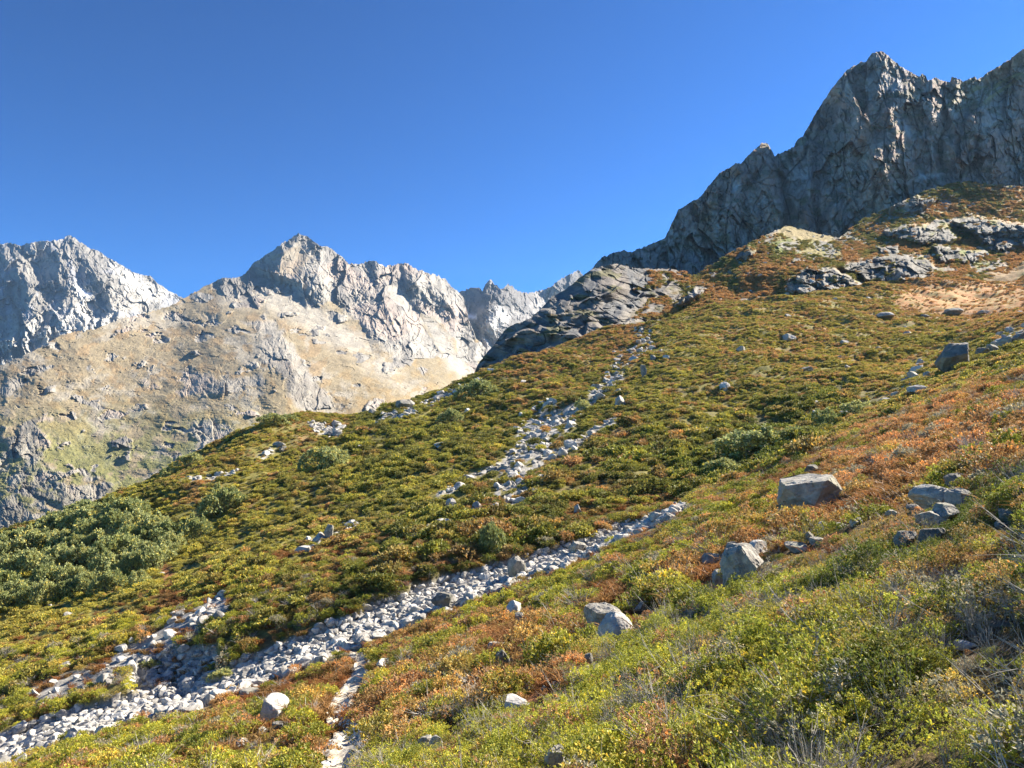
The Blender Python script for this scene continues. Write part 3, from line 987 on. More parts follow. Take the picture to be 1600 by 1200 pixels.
def sl_colour(px, py, x, y, z, nz, nx):
    c = np.zeros(px.shape + (3,)) + C(.20, .175, .15)
    n = fbm(x / 9, y / 16, z / 9, 4, 201)
    c = blend(c, (.25, .225, .19), sstep(0, .35, n))
    c = blend(c, (.15, .15, .148), sstep(.05, .4, fbm(x / 7, y / 16, z / 14, 4, 202)))
    right = sstep(985, 1060, px + pnoise(px / 20, py / 14, 0 * px, 205) * 60) * sstep(438, 455, py)
    g = np.clip(sstep(.22, .4, fbm(x / 9, y, z / 3.5, 4, 203)) * .8 + right * sstep(-.15, .2, fbm(x / 7, y / 14, z / 5, 3, 204)), 0, 1)
    c = blend(c, (.125, .12, .045), g * .85)
    c = blend(c, (.19, .12, .05), g * sstep(.05, .3, n) * .7)
    return c
SLABSIDE = layer("slab_cliff", M_SLAB, sl_top, sl_bot, sl_depth, 520, 240, sl_relief, sl_colour, jag=1.2, seed=3)

# --- the tan mountain with the central peak
mt_top = [(-160, 640), (-60, 600), (0, 572), (60, 545), (98, 522), (150, 514), (190, 498), (230, 488), (262, 480), (284, 468), (290, 464), (300, 459), (320, 447), (334, 441), (345, 434), (375, 434), (385, 425), (395, 412),
          (410, 402), (425, 392), (440, 380), (450, 376), (458, 370), (466, 365), (474, 367), (484, 372), (493, 379), (505, 386), (512, 385), (522, 392), (535, 402), (545, 412), (560, 413), (572, 409), (582, 406), (592, 412), (604, 417), (620, 412), (638, 412), (650, 420),
          (672, 427), (685, 431), (695, 436), (705, 447), (715, 455), (722, 462), (727, 475), (733, 500), (745, 530), (775, 560)]
mt_bot = [(-160, 950), (0, 900), (300, 780), (540, 720), (775, 640)]
mt_depth = tps([(-160, 640, 1350), (0, 572, 1400), (0, 860, 720), (0, 700, 1000), (150, 514, 1650), (200, 760, 850), (200, 620, 1250), (290, 464, 2100), (380, 440, 2250), (466, 366, 2600), (400, 650, 1050), (400, 550, 1450), (350, 480, 1900),
                (470, 450, 2200), (560, 413, 2550), (640, 413, 2600), (700, 447, 2600), (520, 640, 1150), (540, 560, 1500), (600, 500, 2050), (650, 600, 1450), (700, 560, 1900), (730, 500, 2350), (700, 605, 1550), (775, 560, 2300), (775, 640, 2000), (-160, 900, 650)])
MT_RIBS = [
    ([(466, 366), (440, 395), (436, 425), (430, 440)], 150, 50, 110),
    ([(512, 386), (500, 420), (512, 460), (520, 490)], 110, 40, 45),
    ([(582, 406), (590, 440), (600, 480), (625, 530), (640, 560)], 130, 45, 40),
    ([(545, 412), (550, 440), (560, 480)], 70, 30, 30),
    ([(638, 412), (650, 440), (672, 470), (700, 500)], 110, 30, 35),
    ([(685, 430), (700, 470), (720, 510)], 80, 22, 25),
    ([(345, 434), (350, 450), (340, 465)], 45, 20, 25),
    ([(415, 500), (440, 540), (470, 600), (500, 640)], 60, 60, 70),
    ([(655, 430), (640, 450), (618, 470)], 50, 24, 26),
]
MT_ROCK = [
    [(380, 450), (385, 425), (410, 395), (470, 350), (560, 395), (650, 400), (730, 440), (760, 560), (735, 590), (700, 540), (690, 560), (660, 590), (640, 575), (600, 540), (560, 500), (530, 470), (480, 480), (430, 445), (400, 455)],
    [(320, 440), (345, 430), (378, 432), (395, 460), (350, 465), (335, 452)],
    [(410, 520), (440, 510), (475, 560), (520, 630), (540, 690), (480, 680), (440, 600), (410, 560)],
    [(-60, 700), (40, 655), (110, 650), (90, 690), (60, 730), (0, 790), (-60, 850)],
    [(0, 790), (60, 730), (130, 735), (200, 745), (150, 790), (60, 830), (-40, 860)],
    [(215, 590), (260, 600), (300, 580), (360, 590), (415, 580), (410, 610), (350, 615), (280, 625), (220, 610)],
    [(290, 665), (330, 650), (370, 670), (390, 700), (350, 720), (310, 690)],
    [(0, 590), (50, 590), (40, 610), (0, 640)],
    [(305, 490), (345, 492), (340, 502), (310, 500)], [(370, 495), (430, 500), (430, 540), (405, 520)],
]
def mt_rock(px, py, x, y, z):
    wx, wy = warp(px, py, 2.2, 26, 221)
    m = np.zeros(px.shape)
    for i, p in enumerate(MT_ROCK):
        m = np.maximum(m, region(wx, wy, p, 9) * (1.0 if i < 2 else .5))
    hole = np.maximum.reduce([region(wx, wy, [(598, 440), (625, 452), (650, 470), (640, 480), (610, 468)], 7), region(wx, wy, [(650, 480), (690, 505), (720, 545), (730, 590), (700, 580), (670, 530)], 8), region(wx, wy, [(430, 400), (470, 372), (490, 400), (450, 440), (437, 430)], 6) * .6])
    n = fbm(x / 90, y / 120, z / 60, 5, 223)
    m = m * (1 - hole) + .8 * sstep(.24, .46, fbm(x / 40, y, z / 20, 5, 225)) * (1 - m)
    m = m * sstep(-.5, .0, fbm(x / 50, y / 50, z / 30, 4, 224) + (py < 560) * .35)
    return np.clip(m, 0, 1)
def mt_relief(px, py, x, y, z):
    wx = px + pnoise(x / 130, y / 300, z / 130, 231) * 16 + pnoise(x / 45, y / 90, z / 45, 232) * 6
    wy = py + pnoise(x / 130, y / 300, z / 130, 233) * 12
    r = ribs_field(wx, wy, MT_RIBS)
    k = LD0 / 2400.0
    rk = mt_rock(px, py, x, y, z)
    xs = x * 1.5; zs = z * 1.5; qs = y
    r = r + rk * k * (facet(xs / 80, qs, zs / 120, 241, 1.2) * 30 + facet((xs + zs * .4) / 30, qs, zs / 44, 242, 1.2) * 17 + facet(xs / 12, qs, zs / 16, 243, 1.2) * 8)
    r = r - rk * k * (ridged(xs / 120, qs / 120, zs / 150, 4, 245) - .8) * 42
    # runnels and swells on the grass and scree
    r = r + (1 - rk) * k * (fbm(xs / 110, qs, zs / 60, 6, 246) * 26 + (ridged((xs + zs * .8) / 60, qs / 90, zs / 220, 3, 247) - .8) * -4 + facet(xs / 70, qs, zs / 16, 256, 1.1) * 3.5 + facet(xs / 16, qs / 16, zs / 9, 249, 1.1) * 3.2)
    r = r + rk * k * (cracks((xs + zs * .3) / 60, qs, zs / 90, 248, .07) * 7 + cracks(xs / 22, qs, zs / 26, 250, .12) * 5) - rk * 10 * k
    return r
def mt_colour(px, py, x, y, z, nz, nx):
    rk = mt_rock(px, py, x, y, z)
    wx, wy = warp(px, py, 2.5, 40, 251)
    n = fbm(x / 60, y / 90, z / 40, 5, 252)
    n2 = fbm(x / 25, y / 40, z / 18, 4, 253)
    tan_ = C(.255, .205, .125)
    c = np.zeros(px.shape + (3,)) + tan_
    c = blend(c, (.31, .27, .205), sstep(-.05, .3, n))                       # stony
    c = blend(c, (.27, .19, .10), .8 * sstep(.05, .35, n2))                  # brown turf
    scr = region(wx, wy, [(400, 445), (440, 450), (500, 480), (560, 520), (610, 560), (640, 600), (600, 600), (560, 560), (480, 520), (410, 480), (340, 475), (350, 460)], 16)
    c = blend(c, (.37, .33, .265), scr * .9)
    green = sstep(.0, 1.0, (wy - (600 - (wx - 0) * .02)) / 130) * sstep(560, 300, wx)
    c = blend(c, (.18, .185, .062), green * .8 * sstep(-.25, .2, n2 + .15))
    c = blend(c, (.27, .20, .10), .6 * sstep(480, 560, wx) * sstep(600, 560, wy * 0 + 600 - (wy - 520)) * sstep(-.1, .3, n2))
    rc = lerp3(np.broadcast_to(C(.30, .275, .235), c.shape), np.broadcast_to(C(.19, .175, .155), c.shape), sstep(-.15, .35, fbm(x / 45, y / 60, z / 60, 4, 254)))
    rc = blend(rc, (.40, .31, .25), .5 * sstep(.1, .4, fbm(x / 110, y / 110, z / 60, 3, 255)))
    c = lerp3(c, rc, sstep(.2, .6, rk))
    white = np.maximum(region(wx, wy, [(598, 440), (625, 452), (650, 470), (640, 480), (610, 468)], 8), region(wx, wy, [(660, 500), (700, 520), (725, 560), (730, 590), (700, 575), (680, 540)], 8))
    c = blend(c, (.34, .32, .285), white * .75)
    return c
layer("mountain", M_FAR, mt_top, mt_bot, mt_depth, 1000, 520, mt_relief, mt_colour, jag=2.4, seed=4)

# --- pinnacles and the far ridge at the head of the valley
pn_top = [(690, 480), (705, 462), (718, 456), (728, 453), (738, 450), (748, 449), (754, 455), (758, 444), (762, 438), (768, 437), (774, 446), (781, 452), (788, 449), (794, 443), (800, 446), (806, 454), (815, 456), (835, 457), (850, 452), (862, 447), (870, 440), (884, 431), (898, 425), (905, 422), (912, 430), (940, 440), (1000, 430)]
pn_bot = [(690, 640), (1000, 600)]
pn_depth = tps([(690, 480, 3100), (740, 450, 3050), (765, 437, 2900), (795, 443, 2950), (835, 457, 3300), (905, 422, 3700), (1000, 430, 3900), (740, 520, 2700), (780, 520, 2600), (760, 600, 2150), (850, 520, 2950), (700, 600, 2200), (1000, 600, 3000), (820, 570, 2500)])
PN_RIBS = [
    ([(765, 437), (758, 465), (750, 490), (745, 520), (742, 545)], 150, 24, 26),
    ([(795, 443), (790, 462), (775, 480), (762, 510), (752, 545)], 170, 30, 45),
    ([(740, 450), (735, 470), (728, 490)], 90, 20, 20),
    ([(905, 422), (880, 445), (850, 470)], 120, 60, 60),
    ([(745, 545), (730, 560), (720, 590)], 80, 30, 26),
]
def pn_relief(px, py, x, y, z):
    wx = px + pnoise(x / 130, y / 300, z / 130, 261) * 8
    wy = py + pnoise(x / 130, y / 300, z / 130, 263) * 8
    r = ribs_field(wx, wy, PN_RIBS)
    q = y * .4
    r = r + facet(x / 80, q / 80, z / 120, 271, 1.2) * 34 + facet((x + z * .4) / 30, q / 30, z / 44, 272, 1.2) * 16 + facet(x / 12, q / 12, z / 16, 273, 1.2) * 7 - (ridged(x / 120, q / 120, z / 150, 4, 275) - .8) * 30
    return r
def pn_colour(px, py, x, y, z, nz, nx):
    c = np.zeros(px.shape + (3,)) + C(.17, .158, .148)
    c = blend(c, (.29, .27, .25), sstep(-.1, .3, fbm(x / 80, y / 80, z / 80, 4, 281)))
    wx, wy = warp(px, py, 1.0, 20, 282)
    snow = np.maximum.reduce([region(wx, wy, [(712, 487), (730, 492), (745, 492), (744, 497), (722, 497)], 3), region(wx, wy, [(680, 502), (698, 514), (720, 518), (700, 521), (682, 512)], 3)])
    c = blend(c, (.85, .87, .9), snow)
    scr = region(wx, wy, [(680, 520), (720, 520), (738, 530), (742, 560), (720, 580), (690, 560)], 8)
    c = blend(c, (.52, .51, .5), scr * .8)
    lit = region(wx, wy, [(764, 482), (785, 478), (800, 495), (785, 515), (760, 540), (748, 545), (752, 510)], 4)  # sunlit spur: its brightness is painted into the rock colour
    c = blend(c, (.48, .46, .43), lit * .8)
    return c
layer("far_pinnacles", M_FAR, pn_top, pn_bot, pn_depth, 420, 240, pn_relief, pn_colour, jag=2.6, seed=5)

# --- pale mountain at the far left
lf_top = [(-200, 420), (-100, 395), (-40, 380), (0, 380), (18, 380), (36, 384), (44, 380), (60, 377), (88, 376), (98, 373), (106, 367), (114, 369), (124, 378), (132, 382), (140, 388), (152, 391), (170, 403), (190, 414), (205, 424), (220, 429), (236, 431), (243, 440), (262, 453), (280, 463), (295, 470), (330, 485), (400, 500)]
lf_bot = [(-200, 760), (0, 660), (200, 580), (400, 540)]
lf_depth = tps([(-200, 420, 3300), (0, 380, 3500), (106, 367, 3600), (240, 432, 3600), (330, 485, 3600), (0, 560, 2500), (100, 500, 2700), (200, 490, 2950), (100, 430, 3150), (-200, 650, 2300), (400, 540, 3300), (0, 470, 2950), (150, 600, 2450)])
LF_RIBS = [
    ([(106, 367), (100, 400), (112, 430), (125, 470)], 150, 50, 45),
    ([(140, 388), (160, 430), (190, 460), (215, 485)], 130, 34, 70),
    ([(50, 378), (30, 410), (35, 450), (20, 490)], 130, 40, 40),
    ([(0, 380), (-10, 430), (0, 500)], 120, 40, 30),
    ([(60, 480), (30, 530), (10, 560)], 60, 30, 30),
]
def lf_relief(px, py, x, y, z):
    wx = px + pnoise(x / 130, y / 300, z / 130, 291) * 12
    wy = py + pnoise(x / 130, y / 300, z / 130, 293) * 12
    r = ribs_field(wx, wy, LF_RIBS)
    q = y * .4
    r = r + facet(x / 100, q / 100, z / 150, 301, 1.2) * 42 + facet((x + z * .4) / 36, q / 36, z / 54, 302, 1.2) * 20 + facet(x / 14, q / 14, z / 20, 303, 1.2) * 9 - (ridged(x / 140, q / 140, z / 190, 4, 305) - .8) * 50
    return r
def lf_colour(px, py, x, y, z, nz, nx):
    c = np.zeros(px.shape + (3,)) + C(.215, .20, .175)
    c = blend(c, (.28, .26, .225), sstep(-.1, .25, fbm(x / 120, y / 120, z / 90, 4, 311)))
    c = blend(c, (.26, .26, .27), sstep(.1, .4, fbm(x / 70, y / 90, z / 90, 4, 312)))
    wx, wy = warp(px, py, 1.5, 24, 313)
    scr = np.maximum.reduce([region(wx, wy, [(110, 440), (130, 445), (145, 470), (190, 490), (170, 505), (120, 520), (70, 540), (75, 510), (105, 490), (120, 470)], 8), region(wx, wy, [(160, 395), (215, 435), (270, 465), (230, 475), (190, 440)], 8), region(wx, wy, [(50, 500), (90, 480), (80, 540), (0, 570), (-30, 560)], 12) * .7])
    c = blend(c, (.44, .42, .375), scr * .85)
    snow = region(wx, wy, [(118, 447), (132, 450), (140, 462), (136, 466), (126, 458)], 2.5)
    c = blend(c, (.85, .86, .88), snow)
    c = blend(c, (.30, .27, .19), sstep(520, 580, wy) * .6 * sstep(-.2, .2, fbm(x / 70, y / 90, z / 50, 4, 314)))
    return c
layer("far_mountain", M_FAR, lf_top, lf_bot, lf_depth, 600, 330, lf_relief, lf_colour, jag=2.0, seed=6)

# --- valley floor under everything, out to the horizon
def build_valley():
    ys = np.concatenate([np.linspace(-800, 400, 8), np.linspace(450, 5300, 60)])
    xs = np.linspace(-3300, 3300, 90)
    Y, X = np.meshgrid(ys, xs, indexing='ij')
    Z = -430 + fbm(X / 400, Y / 400, 0 * X, 4, 321) * 60
    c = np.zeros(X.shape + (3,)) + C(.15, .15, .06)
    c = blend(c, (.30, .25, .15), sstep(-.2, .3, fbm(X / 200, Y / 200, 0 * X, 4, 322)))
    me = mesh_np("valley_floor", np.stack([X, Y, Z], -1).reshape(-1, 3), grid_faces(len(ys), len(xs)), True, (M_FAR,), {'alb': ('FLOAT_COLOR', c.reshape(-1, 3))})
    o = bpy.data.objects.new("valley_floor", me)
    COL.objects.link(o)
    tag(o, kind='structure')
build_valley()

# ------------------------------------------------------------------ plants
M_LEAF = leaf_mat("shrub leaves", trans=.28)
M_GRASSBLADE = leaf_mat("grass blades", trans=.35, spec=.1)
M_TWIG = flat_mat("grey twigs", (.36, .33, .29))
M_ALDER = leaf_mat("alder leaves", base=((.27, .31, .12), (.40, .42, .18)), trans=.28, tint_attr=False)
M_BARK = flat_mat("alder bark", (.13, .115, .10))

def tubes(paths, r0, sides=3):
    """tapered tubes along point lists; returns verts, quads"""
    V, Fc = [], []
    o = 0
    for P, r in paths:
        P = np.asarray(P, float)
        n = len(P)
        for i in range(n):
            d = P[min(i + 1, n - 1)] - P[max(i - 1, 0)]
            d /= np.linalg.norm(d) + 1e-9
            a = np.cross(d, [0.3, .5, .81]); a /= np.linalg.norm(a) + 1e-9
            b = np.cross(d, a)
            rr = r * (1 - .75 * i / (n - 1))
            for k in range(sides):
                t = 2 * math.pi * k / sides
                V.append(P[i] + rr * (a * math.cos(t) + b * math.sin(t)))
        for i in range(n - 1):
            for k in range(sides):
                k2 = (k + 1) % sides
                Fc.append((o + i * sides + k, o + i * sides + k2, o + (i + 1) * sides + k2, o + (i + 1) * sides + k))
        o += n * sides
    return np.array(V), np.array(Fc)

def leaves_np(cen, dirs, ln, wd, rng, fold=.25):
    """kite-shaped leaves; cen (n,3) base points, dirs (n,3)"""
    n = len(cen)
    d = dirs / (np.linalg.norm(dirs, axis=1, keepdims=True) + 1e-9)
    rv = rng.normal(size=(n, 3))
    s = np.cross(d, rv); s /= np.linalg.norm(s, axis=1, keepdims=True) + 1e-9
    nn = np.cross(d, s)
    ln = ln[:, None]; wd = wd[:, None]
    a = cen
    b = cen + d * ln * .55 + s * wd * .5 + nn * wd * fold
    c = cen + d * ln
    e = cen + d * ln * .55 - s * wd * .5 + nn * wd * fold
    V = np.stack([a, b, c, e], 1).reshape(-1, 3)
    Fc = np.arange(4 * n).reshape(n, 4)
    return V, Fc

def clump_mesh(name, R, Ht, nros, nleaf, L, Wd, seed, twigs=10, up=.5, bare=0.0, mats=None, flat=1.0):
    rng = np.random.default_rng(seed)
    # rosette positions through an uneven dome
    th = rng.random(nros) * 2 * math.pi
    rr = np.sqrt(rng.random(nros)) * R
    lob = 1 + .35 * np.sin(th * 2 + seed) + .2 * np.sin(th * 3 + seed * 2)
    rr = rr * lob
    x, y = rr * np.cos(th), rr * np.sin(th)
    dome = np.sqrt(np.clip(1 - (rr / (R * 1.45)) ** 2, .02, 1))
    bump = pnoise(x / (R * .45), y / (R * .45), x * 0 + seed, 3)
    z = Ht * dome * (.62 + .45 * bump + rng.random(nros) ** .45 * .38)
    low = rng.random(nros) < .3
    z = np.where(low, z * rng.random(nros), z)
    ros = np.stack([x, y, z], 1)
    out = np.stack([x / R * .8, y / R * .8, np.full(nros, up)], 1) + rng.normal(size=(nros, 3)) * .3
    cen = np.repeat(ros, nleaf, 0) + rng.normal(size=(nros * nleaf, 3)) * L * .28
    dr = np.repeat(out, nleaf, 0) + rng.normal(size=(nros * nleaf, 3)) * .75
    keep = rng.random(len(cen)) > bare
    cen, dr = cen[keep], dr[keep]
    n = len(cen)
    V, Fc = leaves_np(cen, dr, L * (.7 + .6 * rng.random(n)), Wd * (.7 + .6 * rng.random(n)), rng)
    lv = np.repeat(rng.random(n), 4)
    fm = np.zeros(len(Fc), int)
    if twigs:
        paths = []
        for k in rng.choice(nros, min(twigs, nros), replace=False):
            p = ros[k]
            b = np.array([p[0] * .25, p[1] * .25, -.05])
            m = (b + p) / 2 + rng.normal(size=3) * R * .06
            e = p + (p - m) * .12
            paths.append(([b, m, e], L * .09 + .0015))
        tv, tf = tubes(paths, .003)
        Fc = np.concatenate([Fc, tf + len(V)])
        V = np.concatenate([V, tv])
        lv = np.concatenate([lv, np.full(len(tv), .5)])
        fm = np.concatenate([fm, np.ones(len(tf), int)])
    return mesh_np(name, V, Fc, False, mats or (M_LEAF, M_TWIG), {'lv': ('FLOAT', lv)}, fm)

def twig_mesh(name, R, Ht, n, seed, r=.003):
    rng = np.random.default_rng(seed)
    paths = []
    for k in range(n):
        a = rng.random() * 6.28
        b = np.array([math.cos(a) * R * .25 * rng.random(), math.sin(a) * R * .25 * rng.random(), -.03])
        lean = rng.normal(size=2) * R * .6
        h = Ht * (.5 + .6 * rng.random())
        m = b + np.array([lean[0] * .4, lean[1] * .4, h * .55]) + rng.normal(size=3) * .015
        e = b + np.array([lean[0], lean[1], h]) + rng.normal(size=3) * .02
        paths.append(([b, m, e], r))
        for q in range(3):
            s = m + (e - m) * rng.random() * .8
            t = s + (e - m) * .5 + rng.normal(size=3) * Ht * .16
            paths.append(([s, (s + t) / 2 + rng.normal(size=3) * .006, t], r * .6))
    V, Fc = tubes(paths, r)
    return mesh_np(name, V, Fc, False, (M_TWIG,), {'lv': ('FLOAT', np.full(len(V), .5))})

def tuft_mesh(name, R, Ht, n, seed, wd=.006):
    rng = np.random.default_rng(seed)
    V, Fc, lv = [], [], []
    for k in range(n):
        a, rr = rng.random() * 6.28, R * math.sqrt(rng.random())
        b = np.array([rr * math.cos(a), rr * math.sin(a), -.02])
        d = np.array([rng.normal() * .5, rng.normal() * .5, 1.0])
        h = Ht * (.5 + .7 * rng.random())
        p1 = b + d * h * .6
        p2 = p1 + np.array([d[0] * 1.6, d[1] * 1.6, .35]) * h * .45
        s = np.cross(d, rng.normal(size=3)); s /= np.linalg.norm(s)
        o = len(V)
        V += [b - s * wd, b + s * wd, p1 + s * wd * .8, p1 - s * wd * .8, p2, p2 + s * wd * .15]
        Fc += [(o, o + 1, o + 2, o + 3), (o + 3, o + 2, o + 5, o + 4)]
        lv += [rng.random() * .89] * 6
    return mesh_np(name, np.array(V), np.array(Fc), False, (M_GRASSBLADE,), {'lv': ('FLOAT', np.array(lv))})

def proto_coll(name, meshes):
    c = bpy.data.collections.new(name)
    for i, m in enumerate(meshes):
        o = bpy.data.objects.new("%s_%02d" % (name, i), m)
        c.objects.link(o)
    return c

def scatter(name, coll, P, rot, scl, idx, tint, label, cat):
    """one countless carpet: points carrying instances through geometry nodes"""
    me = bpy.data.meshes.new(name)
    n = len(P)
    me.vertices.add(n)
    me.vertices.foreach_set("co", np.asarray(P, np.float32).ravel())
    for an, typ, key, arr in (("rot", 'FLOAT_VECTOR', 'vector', rot), ("scl", 'FLOAT_VECTOR', 'vector', scl), ("tint", 'FLOAT_COLOR', 'color', np.concatenate([tint, np.ones((n, 1))], 1)), ("idx", 'INT', 'value', idx)):
        at = me.attributes.new(an, typ, 'POINT')
        at.data.foreach_set(key, np.asarray(arr, np.int32 if typ == 'INT' else np.float32).ravel())
    me.update()
    o = bpy.data.objects.new(name, me)
    COL.objects.link(o)
    ng = bpy.data.node_groups.new(name, 'GeometryNodeTree')
    ng.interface.new_socket("Geometry", in_out='INPUT', socket_type='NodeSocketGeometry')
    ng.interface.new_socket("Geometry", in_out='OUTPUT', socket_type='NodeSocketGeometry')
    gi = ng.nodes.new("NodeGroupInput"); go = ng.nodes.new("NodeGroupOutput")
    ci = ng.nodes.new("GeometryNodeCollectionInfo")
    ci.inputs['Collection'].default_value = coll
    ci.inputs['Separate Children'].default_value = True
    ci.inputs['Reset Children'].default_value = True
    iop = ng.nodes.new("GeometryNodeInstanceOnPoints")
    iop.inputs['Pick Instance'].default_value = True
    def na(nm, t):
        q = ng.nodes.new("GeometryNodeInputNamedAttribute")
        q.data_type = t
        q.inputs['Name'].default_value = nm
        return q.outputs['Attribute']
    ng.links.new(gi.outputs[0], iop.inputs['Points'])
    ng.links.new(ci.outputs[0], iop.inputs['Instance'])
    ng.links.new(na("idx", 'INT'), iop.inputs['Instance Index'])
    ng.links.new(na("rot", 'FLOAT_VECTOR'), iop.inputs['Rotation'])
    ng.links.new(na("scl", 'FLOAT_VECTOR'), iop.inputs['Scale'])
    ng.links.new(iop.outputs[0], go.inputs[0])
    md = o.modifiers.new("scatter", 'NODES')
    md.node_group = ng
    tag(o, label, cat, kind='stuff')
    return o

# ------------------------------------------------------------------ boulders
M_ROCK = rock_mat("pale granite", (.48, .45, .385), (.24, .22, .19), (.36, .34, .23), 2.6, .8, .08, .6)
M_ROCKG = rock_mat("grey granite", (.36, .335, .29), (.14, .13, .115), (.27, .27, .18), 2.4, .6, .06, .5)
M_STONE = rock_mat("scree stone", (.54, .51, .46), (.32, .30, .265), (.42, .39, .345), 1.5, .4, .05, .3)

def rock_mesh(name, seed, sub=4, cuts=12, mat=None, flat=(1, 1, 1), rough=.05, planes=()):
    """angular boulder of radius 1: planes cut from a ball, edges worn"""
    import bmesh
    bm = bmesh.new()
    bmesh.ops.create_icosphere(bm, subdivisions=sub, radius=1.0)
    V = np.array([v.co[:] for v in bm.verts])
    Fc = np.array([[v.index for v in f.verts] for f in bm.faces])
    bm.free()
    rng = np.random.default_rng(seed)
    V = V * 1.25
    for n, d in planes:
        n = np.array(n, float); n /= np.linalg.norm(n)
        t = V @ n - d
        m = t > 0
        V[m] -= np.outer(t[m] * .98, n)
    for k in range(cuts):
        n = rng.normal(size=3); n /= np.linalg.norm(n)
        d = .52 + .38 * rng.random()
        t = V @ n - d
        m = t > 0
        V[m] -= np.outer(t[m] * .97, n)
    x, y, z = V.T
    nrm = V / (np.linalg.norm(V, axis=1, keepdims=True) + 1e-9)
    disp = fbm(x * 1.6 + seed, y * 1.6, z * 1.6, 4, seed) * rough * 1.6 + (facet(x * 2.2, y * 2.2, z * 2.2 + seed, seed + 9, .8)) * rough
    V = V + nrm * disp[:, None]
    V = V * np.array(flat)
    V /= np.abs(V).max(0)[None, :].max()
    return mesh_np(name, V, Fc, False, (mat or M_ROCK,))

BIG = [rock_mesh("boulder_mesh", 400 + i, 5, 9 + i % 5, M_ROCK if i % 2 == 0 else M_ROCKG, rough=.05) for i in range(8)]
BIG.append(rock_mesh("boulder_mesh", 431, 6, 4, M_ROCK, rough=.045, planes=[((.05, -.30, .95), .36), ((-.50, -.85, -.05), .50), ((.75, -.55, .15), .72), ((-.9, .1, .35), .85), ((.25, -.8, -.45), .62)]))
BIG_WHITE = [10, 11]
BIG.append(rock_mesh("boulder_mesh", 437, 6, 4, M_ROCKG, rough=.06, planes=[((-.35, -.93, .12), .55), ((.62, -.45, .64), .74), ((-.55, -.2, .8), .80), ((0, 0, 1), .95), ((-.9, -.2, .2), .8)]))
BIG += [rock_mesh("boulder_mesh", 441 + i, 5, 7, M_STONE, rough=.045) for i in range(2)]
SMALL = [rock_mesh("stone_mesh", 500 + i, 3, 8, M_STONE, flat=(1, .8 + .2 * (i % 2), .6 + .1 * (i % 3)), rough=.05) for i in range(9)]
VIEWS = []
OCCUPIED = []   # (x, y, radius) kept free of shrubs

def put_boulder(px, py, w, h, label, variant, grey=None, sink=.25, name="boulder", cat="boulder", rot=None, tilt=0.0, clear=.8):
    """px,py = foot of the rock in the photo; w,h = its size in photo px"""
    p = hit(px, py)
    if p is None:
        p = hit(px, py + 6)
    if p is None:
        print("no ground for", label); return None
    x, y, z = p
    m = w / FPX * y
    hh = h / FPX * y
    me = BIG[variant]
    o = bpy.data.objects.new(name, me)
    co = np.empty(len(me.vertices) * 3, np.float32); me.vertices.foreach_get("co", co)
    co = co.reshape(-1, 3)
    rz = rot if rot is not None else random.random() * 6.28
    c, s = math.cos(rz), math.sin(rz)
    ex = np.ptp(co[:, 0] * c - co[:, 1] * s); ez = np.ptp(co[:, 2])
    o.scale = (m / ex, m / ex * .9, hh * (1 + sink) / ez)
    zlow = co[:, 2].min() * o.scale[2]
    o.rotation_euler = (tilt * .4, tilt, rz)
    o.location = (x, y + m * .25, z - zlow - hh * sink)
    COL.objects.link(o)
    OCCUPIED.append((x, y + m * .25, m * .5 * clear))
    VIEWS.append((px, py, w, h, y))
    return tag(o, label, cat)

